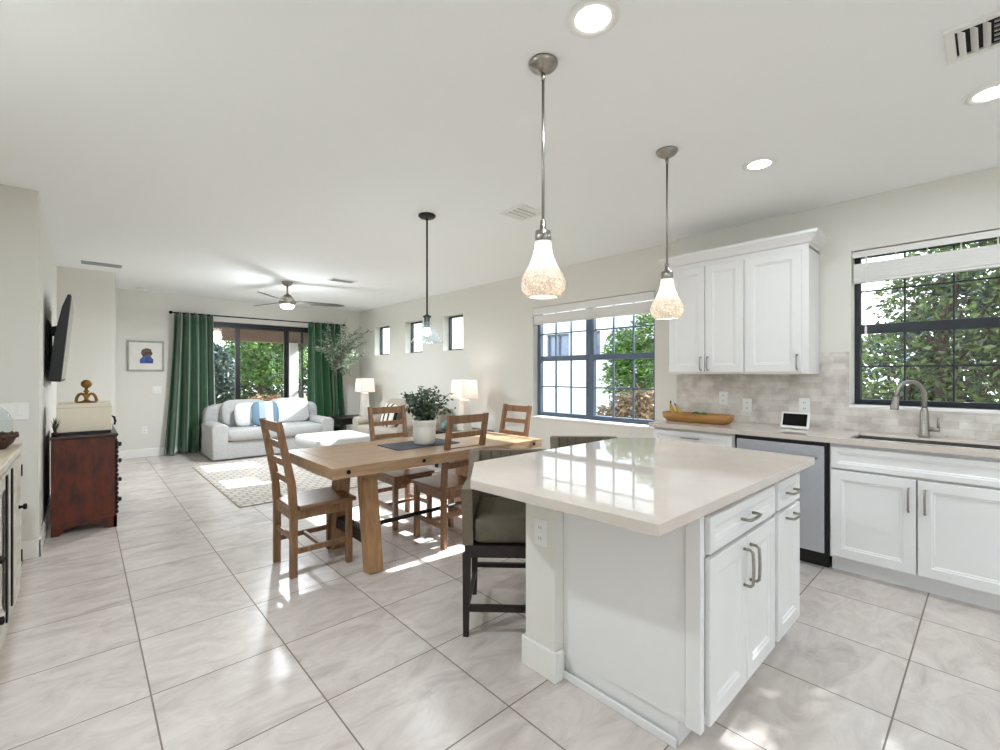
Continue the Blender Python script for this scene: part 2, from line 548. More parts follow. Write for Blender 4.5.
# ------------------------------------------------------------------ mesh builder
class MB:
    def __init__(self):
        self.v, self.f = [], []

    def add(self, vs, fs):
        o = len(self.v)
        self.v += [tuple(p) for p in vs]
        self.f += [tuple(i + o for i in q) for q in fs]
        return self

    def box(self, x0, x1, y0, y1, z0, z1):
        return self.add([(x0, y0, z0), (x1, y0, z0), (x1, y1, z0), (x0, y1, z0),
                         (x0, y0, z1), (x1, y0, z1), (x1, y1, z1), (x0, y1, z1)],
                        [(0, 3, 2, 1), (4, 5, 6, 7), (0, 1, 5, 4), (1, 2, 6, 5), (2, 3, 7, 6), (3, 0, 4, 7)])

    def beam(self, p0, p1, wx, wy, up=(0, 0, 1)):
        """box of section wx x wy from p0 to p1"""
        p0, p1 = Vector(p0), Vector(p1)
        d = (p1 - p0).normalized()
        a = Vector(up)
        if abs(d.dot(a)) > 0.95:
            a = Vector((0, 1, 0))
        x = d.cross(a).normalized()
        y = x.cross(d).normalized()
        vs = []
        for p in (p0, p1):
            for sx_, sy_ in ((-1, -1), (1, -1), (1, 1), (-1, 1)):
                vs.append(p + x * sx_ * wx / 2 + y * sy_ * wy / 2)
        return self.add(vs, [(0, 1, 2, 3), (7, 6, 5, 4), (0, 4, 5, 1), (1, 5, 6, 2), (2, 6, 7, 3), (3, 7, 4, 0)])

    def prism(self, poly, a0, a1, axis='z'):
        n = len(poly)

        def mk(u, v_, a):
            return {'z': (u, v_, a), 'x': (a, u, v_), 'y': (u, a, v_)}[axis]
        vs = [mk(u, v_, a0) for u, v_ in poly] + [mk(u, v_, a1) for u, v_ in poly]
        fs = [tuple(range(n))[::-1], tuple(range(n, 2 * n))]
        fs += [(i, (i + 1) % n, n + (i + 1) % n, n + i) for i in range(n)]
        return self.add(vs, fs)

    def loft(self, loops, cap0=True, cap1=True, closed=True):
        n = len(loops[0])
        vs = [p for l in loops for p in l]
        fs = []
        for k in range(len(loops) - 1):
            for i in range(n if closed else n - 1):
                j = (i + 1) % n
                fs.append((k * n + i, k * n + j, (k + 1) * n + j, (k + 1) * n + i))
        if cap0:
            fs.append(tuple(range(n))[::-1])
        if cap1:
            fs.append(tuple(range((len(loops) - 1) * n, len(loops) * n)))
        return self.add(vs, fs)

    def tube(self, pts, r, n=8, r1=None):
        pts = [Vector(p) for p in pts]
        rs = r if isinstance(r, (list, tuple)) else None
        loops = []
        prev = None
        for i, p in enumerate(pts):
            d = (pts[min(i + 1, len(pts) - 1)] - pts[max(i - 1, 0)]).normalized()
            if prev is None:
                a = Vector((0, 0, 1)) if abs(d.z) < 0.9 else Vector((1, 0, 0))
                x = d.cross(a).normalized()
            else:
                x = (prev - d * prev.dot(d)).normalized()
            prev = x
            y = d.cross(x)
            if rs:
                rr = rs[i]
            elif r1 is not None:
                rr = r + (r1 - r) * i / (len(pts) - 1)
            else:
                rr = r
            loops.append([p + (x * math.cos(2 * PI * k / n) + y * math.sin(2 * PI * k / n)) * rr for k in range(n)])
        return self.loft(loops)

    def cyl(self, p0, p1, r0, r1=None, n=20):
        return self.tube([p0, p1], r0, n, r0 if r1 is None else r1)

    def lathe(self, prof, c=(0, 0, 0), n=28, cap0=True, cap1=True):
        loops = [[(c[0] + r * math.cos(2 * PI * k / n), c[1] + r * math.sin(2 * PI * k / n), c[2] + z)
                  for k in range(n)] for r, z in prof]
        return self.loft(loops, cap0, cap1)

    def puff(self, c, s, e1=0.35, e2=0.3, nu=10, nv=28, rot=None):
        """superquadric cushion of full size s"""
        def sp(x, e):
            return math.copysign(abs(x) ** e, x)
        loops = []
        for i in range(nu + 1):
            u = -PI / 2 + PI * i / nu
            u = max(-PI / 2 + 0.02, min(PI / 2 - 0.02, u))
            l = []
            for k in range(nv):
                v_ = 2 * PI * (k + 0.5) / nv
                p = Vector((s[0] / 2 * sp(math.cos(u), e1) * sp(math.cos(v_), e2),
                            s[1] / 2 * sp(math.cos(u), e1) * sp(math.sin(v_), e2),
                            s[2] / 2 * sp(math.sin(u), e1)))
                if rot is not None:
                    p = rot @ p
                l.append(p + Vector(c))
            loops.append(l)
        return self.loft(loops)

    def build(self, name, mat, parent=None, bevel=0.0, smooth=False, seg=2, origin=None):
        off = Vector((0, 0, 0))
        if parent is not None:
            q = parent
            while q is not None:
                off += q.location
                q = q.parent
        if origin is not None:
            off = Vector(origin)
        me = bpy.data.meshes.new(name)
        me.from_pydata([tuple(Vector(p) - off) for p in self.v], [], self.f)
        bm = bmesh.new()
        bm.from_mesh(me)
        bmesh.ops.recalc_face_normals(bm, faces=bm.faces)
        bm.to_mesh(me)
        bm.free()
        if mat is not None:
            me.materials.append(mat)
        if smooth:
            me.polygons.foreach_set('use_smooth', [True] * len(me.polygons))
        o = bpy.data.objects.new(name, me)
        COL.objects.link(o)
        if parent is not None:
            o.parent = parent
        elif origin is not None:
            o.location = origin
        if bevel:
            b = o.modifiers.new('bevel', 'BEVEL')
            b.width = bevel
            b.segments = seg
            b.limit_method = 'ANGLE'
            b.angle_limit = R(40)
        return o


def bx(*a):
    return MB().box(*a)


def tag(o, label, cat, group=None, kind=None):
    if label:
        o['label'] = label
    if cat:
        o['category'] = cat
    if group:
        o['group'] = group
    if kind:
        o['kind'] = kind
    return o


def thing(name, label, cat, loc=(0, 0, 0), group=None):
    o = bpy.data.objects.new(name, None)
    o.empty_display_size = 0.1
    COL.objects.link(o)
    o.location = loc
    return tag(o, label, cat, group)


def struct(o):
    o['kind'] = 'structure'
    return o


def dup(o, parent=None):
    c = o.copy()
    COL.objects.link(c)
    c.parent = parent
    for ch in list(o.children):
        dup(ch, c)
    return c


def lamp(name, kind, parent, loc, energy, color=(1, 0.97, 0.93), size=0.1, aim_down=True):
    d = bpy.data.lights.new(name, kind)
    d.energy = energy
    d.color = color
    if kind == 'AREA':
        d.shape = 'DISK'
        d.size = size
    else:
        d.shadow_soft_size = size
    o = bpy.data.objects.new(name, d)
    COL.objects.link(o)
    o.parent = parent
    o.location = loc
    return o


def wall_open(axis, a0, a1, t0, t1, z0, z1, holes, name, mat):
    """wall slab along axis ('x' or 'y') from a0..a1, thickness t0..t1, with rectangular holes (u0,u1,v0,v1)"""
    us = sorted({a0, a1, *[h[0] for h in holes], *[h[1] for h in holes]})
    vs = sorted({z0, z1, *[h[2] for h in holes], *[h[3] for h in holes]})
    mb = MB()
    for i in range(len(us) - 1):
        for j in range(len(vs) - 1):
            cu, cv = (us[i] + us[i + 1]) / 2, (vs[j] + vs[j + 1]) / 2
            if any(h[0] < cu < h[1] and h[2] < cv < h[3] for h in holes):
                continue
            if axis == 'y':
                mb.box(t0, t1, us[i], us[i + 1], vs[j], vs[j + 1])
            else:
                mb.box(us[i], us[i + 1], t0, t1, vs[j], vs[j + 1])
    return struct(mb.build(name, mat))


# ------------------------------------------------------------------ the setting
CEIL = 2.66
KX = 4.31    # kitchen wall face
DX = 4.37    # dining / living wall face
OX = 4.56    # outer face
BY = 9.20    # back wall face
struct(bx(-1.0, 4.56, -3.7, 9.35, -0.12, 0).build('floor', M_FLOOR))
struct(bx(-1.0, 4.56, -3.7, 9.35, CEIL, CEIL + 0.12).build('ceiling', M_CEIL))

SINKW = (-0.11, 0.73, 1.10, 2.265)
DINW = (2.375, 4.115, 0.77, 2.20)
SMALLW = [(5.60, 6.14, 1.71, 2.285), (6.76, 7.33, 1.71, 2.285), (7.92, 8.52, 1.71, 2.285)]
wall_open('y', -3.7, 2.105, KX, OX, 0, CEIL, [SINKW], 'wall_kitchen', M_WALL)
wall_open('y', 2.105, 9.35, DX, OX, 0, CEIL, [DINW] + SMALLW, 'wall_dining', M_WALL)
DOOR = (1.17, 3.78, 0.0, 2.25)
wall_open('x', 0.31, DX, BY, 9.35, 0, CEIL, [DOOR], 'wall_back', M_WALL)
struct(bx(-0.90, -0.24, 4.70, 9.35, 0, CEIL).build('wall_television', M_WALL))
struct(bx(-0.24, 0.31, 7.80, 9.35, 0, CEIL).build('wall_corner', M_WALL))
FILL_WIN = (-3.0, -1.5, 0.25, 2.40)
wall_open('y', -3.7, 4.70, -0.90, -0.72, 0, CEIL, [FILL_WIN], 'wall_entry', M_WALL)
FILL_DOOR = (-0.6, 0.9, 0.0, 2.35)
wall_open('x', -0.72, KX, -3.7, -3.5, 0, CEIL, [FILL_DOOR], 'wall_rear', M_WALL)


def baseboard(name, x0, x1, y0, y1, h=0.13):
    struct(bx(x0, x1, y0, y1, 0, h).build(name, M_TRIM, bevel=0.004))


baseboard('baseboard_back', 0.325, 1.17, BY - 0.015, BY)
baseboard('baseboard_back_corner', 3.80, DX, BY - 0.015, BY)
baseboard('baseboard_television', -0.24, -0.225, 4.685, 7.80)
baseboard('baseboard_switch', -0.72, -0.225, 4.685, 4.70)
baseboard('baseboard_jog', -0.24, 0.325, 7.785, 7.80)
baseboard('baseboard_jog_side', 0.31, 0.325, 7.80, BY)
baseboard('baseboard_dining', DX - 0.015, DX, 2.105, BY - 0.015)
baseboard('baseboard_entry', -0.72, -0.705, -3.5, 4.685, 0.12)

# backsplash of stone tile, wrapping below the sink window
wall_open('y', -1.20, 2.105, KX - 0.012, KX, 0.905, 1.33, [(-0.15, 0.74, 1.085, 1.5)], 'wall_backsplash', M_BACKS)


# ---- windows
def sash_window(name, x, y0, y1, z0, z1, rail, mat, cols, lower_rows, upper_rows, fw=0.045, mt=0.016, rail_h=0.07):
    """single-hung unit in the plane X=x: frame with rails, muntins and glass"""
    mb = MB()
    d = 0.06
    mb.box(x, x + d, y0, y0 + fw, z0, z1)
    mb.box(x, x + d, y1 - fw, y1, z0, z1)
    mb.box(x, x + d, y0 + fw, y1 - fw, z0, z0 + fw)
    mb.box(x, x + d, y0 + fw, y1 - fw, z1 - fw, z1)
    mb.box(x - 0.004, x + d - 0.004, y0 + fw * 0.5, y1 - fw * 0.5, rail - rail_h / 2, rail + rail_h / 2)
    o = struct(mb.build(name, mat, bevel=0.003))
    mu = MB()
    for i in range(1, cols):
        y = y0 + fw + (y1 - y0 - 2 * fw) * i / cols
        mu.box(x + 0.018, x + 0.042, y - mt / 2, y + mt / 2, z0 + fw, rail - rail_h / 2)
        mu.box(x + 0.018, x + 0.042, y - mt / 2, y + mt / 2, rail + rail_h / 2, z1 - fw)
    for a, b, rows in ((z0 + fw, rail - rail_h / 2, lower_rows), (rail + rail_h / 2, z1 - fw, upper_rows)):
        for j in range(1, rows):
            z = a + (b - a) * j / rows
            mu.box(x + 0.020, x + 0.040, y0 + fw, y1 - fw, z - mt / 2, z + mt / 2)
    mu.build('muntins', mat, o)
    bx(x + 0.027, x + 0.033, y0 + fw, y1 - fw, z0 + fw, z1 - fw).build('pane', M_GLASS, o)
    return o


sash_window('window_1', 4.44, SINKW[0], SINKW[1], SINKW[2], SINKW[3], 1.675, M_FRAME, 3, 2, 2, fw=0.036, mt=0.011)
sash_window('window_2', 4.46, 2.38, 3.262, DINW[2] + 0.01, DINW[3], 1.53, M_FRAMEG, 3, 2, 2, fw=0.055, rail_h=0.065)
sash_window('window_3', 4.46, 3.265, 4.11, DINW[2] + 0.01, DINW[3], 1.53, M_FRAMEG, 3, 2, 2, fw=0.055, rail_h=0.065)
# sills
struct(bx(KX - 0.014, 4.44, SINKW[0] - 0.03, SINKW[1] + 0.012, 1.075, 1.10).build('trim_1', M_TRIM, bevel=0.004))
struct(bx(DX - 0.02, 4.46, DINW[0] - 0.02, DINW[1] + 0.02, 0.755, 0.775).build('trim_2', M_TRIM, bevel=0.004))
for i, (a, b, c, d) in enumerate(SMALLW):
    mb = MB()
    x, f = 4.49, 0.028
    mb.box(x, x + 0.05, a, a + f, c, d).box(x, x + 0.05, b - f, b, c, d)
    mb.box(x, x + 0.05, a + f, b - f, c, c + f).box(x, x + 0.05, a + f, b - f, d - f, d)
    o = struct(mb.build('window_%d' % (i + 4), M_FRAME, bevel=0.002))
    bx(x + 0.022, x + 0.028, a + f, b - f, c + f, d - f).build('pane', M_GLASS, o)

# sliding door to the covered patio: three panels
mb = MB()
mb.box(DOOR[0], DOOR[1], 9.22, 9.33, 2.205, 2.25).box(DOOR[0], DOOR[0] + 0.05, 9.22, 9.33, 0, 2.205)
mb.box(DOOR[1] - 0.05, DOOR[1], 9.22, 9.33, 0, 2.205).box(DOOR[0], DOOR[1], 9.22, 9.33, 0, 0.025)
door = struct(mb.build('door_1', M_DOORF, bevel=0.003))
for k in range(3):
    a = 1.22 + k * 0.837
    b = a + 0.837
    y0 = 9.235 + 0.03 * (k % 2)
    mb = MB()
    mb.box(a, a + 0.042, y0, y0 + 0.03, 0.025, 2.205).box(b - 0.042, b, y0, y0 + 0.03, 0.025, 2.205)
    mb.box(a + 0.042, b - 0.042, y0, y0 + 0.03, 0.025, 0.11).box(a + 0.042, b - 0.042, y0, y0 + 0.03, 2.15, 2.205)
    pn = mb.build('sash', M_DOORF, door)
    bx(a + 0.042, b - 0.042, y0 + 0.012, y0 + 0.018, 0.11, 2.15).build('pane', M_GLASS, pn)
# unseen rear door, added behind the camera to let in fill light
mb = MB()
mb.box(FILL_DOOR[0], FILL_DOOR[1], -3.63, -3.55, 2.29, 2.35).box(FILL_DOOR[0], FILL_DOOR[1], -3.63, -3.55, 0, 0.03)
for k in range(5):
    x = FILL_DOOR[0] + (FILL_DOOR[1] - FILL_DOOR[0] - 0.06) * k / 4
    mb.box(x, x + 0.06, -3.63, -3.55, 0.03, 2.29)
fill_door = struct(mb.build('door_fill', M_FRAME))
bx(FILL_DOOR[0] + 0.06, FILL_DOOR[1] - 0.06, -3.593, -3.587, 0.03, 2.29).build('pane', M_GLASS, fill_door)
# unseen entry-side window, added behind the camera as a fill opening
mb = MB()
mb.box(-0.86, -0.80, FILL_WIN[0], FILL_WIN[1], FILL_WIN[2], FILL_WIN[2] + 0.05).box(-0.86, -0.80, FILL_WIN[0], FILL_WIN[1], FILL_WIN[3] - 0.05, FILL_WIN[3])
for k in range(4):
    y = FILL_WIN[0] + (FILL_WIN[1] - FILL_WIN[0] - 0.05) * k / 3
    mb.box(-0.86, -0.80, y, y + 0.05, FILL_WIN[2] + 0.05, FILL_WIN[3] - 0.05)
fill_win = struct(mb.build('window_7', M_FRAME))
bx(-0.833, -0.827, FILL_WIN[0] + 0.05, FILL_WIN[1] - 0.05, FILL_WIN[2] + 0.05, FILL_WIN[3] - 0.05).build('pane', M_GLASS, fill_win)


# ------------------------------------------------------------------ cabinet kit
def panel_loops(u0, u1, v0, v1, mp, th=0.02, st=0.058):
    """door / drawer front with a recessed moulded field; mp(u,v,w) -> xyz"""
    def rect(i, w_):
        return [mp(u0 + i, v0 + i, w_), mp(u1 - i, v0 + i, w_), mp(u1 - i, v1 - i, w_), mp(u0 + i, v1 - i, w_)]
    return [rect(0, 0), rect(0, th - 0.003), rect(0.003, th), rect(st, th), rect(st + 0.005, th - 0.005),
            rect(st + 0.012, th - 0.006), rect(st + 0.018, th - 0.011)]


def front_panel(name, u0, u1, v0, v1, mp, mat, parent, st=0.058):
    return MB().loft(panel_loops(u0, u1, v0, v1, mp, st=st)).build(name, mat, parent)


def bar_pull(p0, p1, outv, parent, name='handle', r=0.0055, depth=0.032):
    p0, p1, o_ = Vector(p0), Vector(p1), Vector(outv).normalized()
    pts = [p0, p0 + o_ * depth * 0.75]
    for t in (0.06, 0.2, 0.5, 0.8, 0.94):
        pts.append(p0.lerp(p1, t) + o_ * depth * (1 + 0.12 * math.sin(PI * t)))
    pts += [p1 + o_ * depth * 0.75, p1]
    return MB().tube(pts, r, 8).build(name, M_NICKEL, parent, smooth=True)


def kx(xf):
    return lambda u, v, w_: (xf - w_, u, v)


def iy(yf):
    return lambda u, v, w_: (u, yf - w_, v)


# ---- right wall base cabinets
FX = 3.71
BASEG = 'white base cabinets along the sink wall'


def base_cab(label, y0, y1, fronts):
    t = thing('base_cabinet', label, 'cabinet', (FX, (y0 + y1) / 2, 0), BASEG)
    bx(FX + 0.010, KX - 0.013, y0, y1, 0.10, 0.868).build('carcass', M_CAB, t)
    bx(FX + 0.075, KX - 0.02, y0, y1, 0, 0.10).build('toe_kick', M_CAB, t)
    for kind, a, b, c, d, hd in fronts:
        p = front_panel(kind, a, b, c, d, kx(FX), M_CAB, t, st=0.058 if (d - c) > 0.25 else 0.032)
        if hd:
            bar_pull((FX - 0.02, hd[0], hd[1]), (FX - 0.02, hd[2], hd[3]), (-1, 0, 0), p)
    return t


base_cab('white two-door sink cabinet with false drawer front under the window', -0.135, 0.745, [
    ('drawer_front', -0.125, 0.735, 0.705, 0.845, None),
    ('door', 0.312, 0.735, 0.118, 0.690, (0.345, 0.495, 0.345, 0.635)),
    ('door', -0.125, 0.304, 0.118, 0.690, (0.271, 0.495, 0.271, 0.635))])
base_cab('white drawer-over-door cabinet between dishwasher and dining wall', 1.355, 2.03, [
    ('drawer_front', 1.365, 2.02, 0.705, 0.845, (1.62, 0.80, 1.76, 0.80)),
    ('door', 1.365, 1.69, 0.118, 0.690, (1.66, 0.495, 1.66, 0.635)),
    ('door', 1.695, 2.02, 0.118, 0.690, (1.725, 0.495, 1.725, 0.635))])

# ---- dishwasher
t = thing('dishwasher', 'stainless steel dishwasher with black edges beside the sink cabinet', 'dishwasher', (FX, 1.05, 0))
bx(FX + 0.005, KX - 0.02, 0.752, 1.348, 0.10, 0.866).build('tub_housing', M_BLACK, t)
bx(FX - 0.022, FX + 0.005, 0.772, 1.328, 0.115, 0.838).build('door', M_STEEL, t, bevel=0.004)
bx(FX - 0.012, FX + 0.02, 0.758, 1.342, 0.838, 0.862).build('control_strip', M_BLACK, t, bevel=0.002)
bx(FX + 0.055, FX + 0.10, 0.76, 1.34, 0.0, 0.10).build('toe_panel', M_BLACK, t)
bar_pull((FX - 0.022, 0.815, 0.757), (FX - 0.022, 1.285, 0.757), (-1, 0, 0), t, r=0.009, depth=0.04)

# ---- countertop with sink cut-out
CT0, CT1 = 0.869, 0.905
SK = (3.755, 4.105, -0.10, 0.645)
SL = CT1 - 0.014
mb = MB()
mb.box(FX - 0.035, SK[0], -0.16, 2.055, SL, CT1)
mb.box(SK[1], KX - 0.012, -0.16, 2.055, SL, CT1)
mb.box(SK[0], SK[1], -0.16, SK[2], SL, CT1)
mb.box(SK[0], SK[1], SK[3], 2.055, SL, CT1)
mb.box(FX - 0.035, FX - 0.005, -0.16, 2.055, CT0, SL)
tag(mb.build('countertop', M_QUARTZ), 'pale quartz countertop with a sink cut-out along the window wall', 'countertop')

t = thing('sink', 'stainless steel undermount sink below the window', 'sink', (3.92, 0.27, 0.70))
mb = MB()
a, b, c, d = SK
rim = [(a, c), (b, c), (b, d), (a, d)]
bot = [(a + 0.03, c + 0.03), (b - 0.03, c + 0.03), (b - 0.03, d - 0.03), (a + 0.03, d - 0.03)]
loops = [[(x, y, 0.8895) for x, y in [(a - 0.012, c - 0.02), (b + 0.02, c - 0.02), (b + 0.02, d + 0.02), (a - 0.012, d + 0.02)]],
         [(x, y, 0.8905) for x, y in rim], [(x, y, 0.72) for x, y in rim], [(x, y, 0.70) for x, y in bot]]
mb.loft(loops, cap0=False)
mb.build('basin', P('basin_steel', (0.36, 0.34, 0.32), 0.45, 0.8, noise=(30, (0.30, 0.285, 0.27), (1, 1, 1))), t)
MB().lathe([(0.0, 0.0), (0.042, 0.0), (0.042, 0.004), (0.03, 0.006)], (3.92, 0.27, 0.7005)).build('drain', M_NICKEL, t, smooth=True)

# ---- faucet
FXp, FYp = 4.165, 0.31
t = thing('faucet', 'brushed nickel gooseneck pull-down faucet behind the sink', 'faucet', (FXp, FYp, CT1))
MB().lathe([(0.031, 0), (0.031, 0.012), (0.026, 0.02), (0.024, 0.16), (0.019, 0.185), (0.015, 0.2)], (FXp, FYp, CT1)).build('body', M_NICKEL, t, smooth=True)
dv = Vector((-0.76, 0.65, 0)).normalized()
pts = [Vector((FXp, FYp, CT1 + 0.19)), Vector((FXp, FYp, CT1 + 0.27))]
rr = 0.098
for k in range(1, 15):
    an = PI * k / 15 * 1.06
    pts.append(Vector((FXp, FYp, CT1 + 0.275)) + dv * (rr - rr * math.cos(an)) + Vector((0, 0, rr * math.sin(an))))
MB().tube(pts, 0.0135, 12).build('spout', M_NICKEL, t, smooth=True)
e = pts[-1]
dd = (pts[-1] - pts[-2]).normalized()
MB().tube([e, e + dd * 0.03, e + dd * 0.085, e + dd * 0.095], [0.0145, 0.018, 0.024, 0.022], 14).build('spray_head', M_NICKEL, t, smooth=True)
hb = MB().tube([(FXp, FYp - 0.02, CT1 + 0.055), (FXp, FYp - 0.075, CT1 + 0.055)], 0.014, 12).build('handle_hub', M_NICKEL, t, smooth=True)
MB().tube([(FXp, FYp - 0.066, CT1 + 0.058), (FXp, FYp - 0.068, CT1 + 0.135)], [0.0075, 0.006], 10).build('lever', M_NICKEL, hb, smooth=True)

# ---- wall cabinets
UX = 4.0
UPG = 'white wall cabinets over the backsplash'


def upper(label, y0, y1, doors, flank=False):
    t = thing('wall_cabinet', label, 'cabinet', (UX, (y0 + y1) / 2, 1.33), UPG)
    bx(UX, KX - 0.001, y0, y1, 1.33, 2.295).build('carcass', M_CAB, t, bevel=0.002)
    for a, b, hy in doors:
        p = front_panel('door', a, b, 1.345, 2.27, kx(UX), M_CAB, t, st=0.06)
        bar_pull((UX - 0.02, hy, 1.365), (UX - 0.02, hy, 1.475), (-1, 0, 0), p)
    return t


upper('white two-door wall cabinet next to the dining window', 1.378, 2.035, [(1.70, 2.022, 1.725), (1.385, 1.693, 1.665)])
upper('white single-door wall cabinet nearest the sink window', 0.93, 1.378, [(0.975, 1.37, 1.00)])
mb = MB()
prof = [(0.0, 0.0), (0.0, 0.028), (-0.018, 0.034), (-0.03, 0.055), (-0.058, 0.085), (-0.066, 0.09), (-0.066, 0.112)]
path_y0, path_y1 = 0.93, 2.035
L0, L1, L2, L3 = [], [], [], []
for dx, dz in prof:
    o_ = -dx
    L0.append((KX - 0.001, path_y0 - o_, 2.283 + dz))
    L1.append((UX + dx - 0.004, path_y0 - o_, 2.283 + dz))
    L2.append((UX + dx - 0.004, path_y1 + o_, 2.283 + dz))
    L3.append((KX - 0.001, path_y1 + o_, 2.283 + dz))
back = [(KX - 0.001, path_y0, 2.395), (KX - 0.001, path_y0, 2.296)]


def close(l, inner):
    return l + inner


L0 = close(L0, [(KX - 0.001, path_y0 + 0.03, 2.395), (KX - 0.001, path_y0 + 0.03, 2.297)])
L1 = close(L1, [(UX + 0.03, path_y0 + 0.03, 2.395), (UX + 0.03, path_y0 + 0.03, 2.297)])
L2 = close(L2, [(UX + 0.03, path_y1 - 0.03, 2.395), (UX + 0.03, path_y1 - 0.03, 2.297)])
L3 = close(L3, [(KX - 0.001, path_y1 - 0.03, 2.395), (KX - 0.001, path_y1 - 0.03, 2.297)])
mb.loft([L0, L1, L2, L3])
mb.box(UX + 0.03, KX - 0.002, path_y0 + 0.03, path_y1 - 0.03, 2.297, 2.31)
tag(mb.build('crown_moulding', M_CAB), 'white crown moulding along the top of the wall cabinets', 'moulding')


# ------------------------------------------------------------------ window blinds
def blind(label, xf, y0, y1, ztop, valance_h, stack_gap, stack_h, n, wand_y=None, cord=None):
    t = thing('window_blind', label, 'blind', (xf, (y0 + y1) / 2, ztop), 'white raised slat blinds')
    bx(xf - 0.004, xf + 0.004, y0, y1, ztop - valance_h, ztop - 0.004).build('valance', M_BLIND, t, bevel=0.0015)
    bx(xf + 0.01, xf + 0.055, y0 + 0.005, y1 - 0.005, ztop - valance_h * 0.7, ztop - 0.006).build('headrail', M_BLIND, t)
    zs = ztop - valance_h - stack_gap
    mb = MB()
    for k in range(n):
        z = zs - stack_h * (k + 0.5) / n
        mb.box(xf + 0.006, xf + 0.056, y0 + 0.006, y1 - 0.006, z - stack_h / n * 0.46, z + stack_h / n * 0.46)
    mb.build('slat_stack', M_BLIND, t)
    bx(xf + 0.006, xf + 0.056, y0 + 0.006, y1 - 0.006, zs - stack_h - 0.02, zs - stack_h - 0.002).build('bottom_rail', M_BLIND, t, bevel=0.002)
    for k in range(5):
        y = y0 + 0.08 + (y1 - y0 - 0.16) * k / 4
        bx(xf + 0.029, xf + 0.033, y - 0.004, y + 0.004, zs - stack_h, ztop - valance_h * 0.6).build('ladder_tape', M_BLIND, t)
    if cord:
        cd = MB().tube([(xf + 0.002, cord[0], ztop - valance_h * 0.9), (xf - 0.002, cord[0], cord[1])], 0.004, 6).build('pull_cord', M_BLIND, t)
        MB().lathe([(0.003, 0.03), (0.007, 0.02), (0.008, -0.025), (0.004, -0.03)], (xf - 0.002, cord[0], cord[1]), 10).build('tassel', M_WHITEP, cd, smooth=True)
    return t


blind('white slat blind raised to the top of the sink window', KX + 0.02, SINKW[0] + 0.005, SINKW[1] - 0.005, 2.262, 0.05, 0.045, 0.125, 8, cord=(0.645, 1.66))
blind('white slat blind raised to the top of the dining window', DX + 0.002, DINW[0] + 0.005, DINW[1] - 0.005, 2.197, 0.095, 0.004, 0.10, 8)

# ------------------------------------------------------------------ island
IY = 0.675    # cabinet front plane
IL = 1.555
ISG = 'white island cabinets'


def island_cab(label, x0, x1, fronts):
    t = thing('island_cabinet', label, 'cabinet', ((x0 + x1) / 2, IY, 0), ISG)
    bx(x0, x1, IY + 0.010, 1.278, 0.10, 0.868).build('carcass', M_CAB, t)
    bx(x0 + 0.012, x1 - 0.003, IY + 0.085, 1.278, 0, 0.10).build('toe_kick', M_CAB, t)
    for kind, a, b, c, d, h in fronts:
        p = front_panel(kind, a, b, c, d, iy(IY), M_CAB, t, st=0.058 if (d - c) > 0.25 else 0.034)
        if h:
            bar_pull((h[0], IY - 0.02, h[1]), (h[2], IY - 0.02, h[3]), (0, -1, 0), p, r=0.006)
    return t


t = island_cab('wide white island cabinet with drawer over two doors', IL, 2.278, [
    ('drawer_front', 1.585, 2.268, 0.708, 0.835, (1.865, 0.772, 1.985, 0.772)),
    ('door', 1.585, 1.923, 0.115, 0.690, (1.893, 0.51, 1.893, 0.65)),
    ('door', 1.930, 2.268, 0.115, 0.690, (1.960, 0.51, 1.960, 0.65))])
bx(IL - 0.012, IL - 0.0005, IY + 0.085, 1.270, 0, 0.035).build('base_shoe', M_CAB, t, bevel=0.004)
bx(IL - 0.012, IL + 0.02, IY - 0.004, IY + 0.05, 0.10, 0.868).build('corner_stile', M_CAB, t, bevel=0.003)
island_cab('narrow white island cabinet with two horizontal pulls', 2.282, 2.66, [
    ('drawer_front', 2.315, 2.65, 0.708, 0.835, (2.425, 0.772, 2.54, 0.772)),
    ('door', 2.315, 2.65, 0.115, 0.690, (2.425, 0.655, 2.54, 0.655))])
# drywall knee wall carrying the overhang, with its own baseboard
struct(bx(1.50, 2.66, 1.280, 1.455, 0, 0.868).build('wall_island', M_WALL))
mb = MB()
mb.box(1.485, 1.50, 1.265, 1.470, 0, 0.13).box(1.50, 1.543, 1.265, 1.280, 0, 0.13).box(1.50, 2.66, 1.455, 1.470, 0, 0.13)
struct(mb.build('baseboard_island', M_TRIM, bevel=0.004))
poly = [(1.195, 0.637), (2.735, 0.612), (2.795, 1.50), (2.61, 1.69), (1.385, 1.69), (1.145, 1.42)]
tag(MB().prism(poly, CT0, 0.906).build('island_countertop', M_QUARTZ, bevel=0.002),
    'large glossy beige quartz slab with clipped corners on the kitchen island', 'countertop')


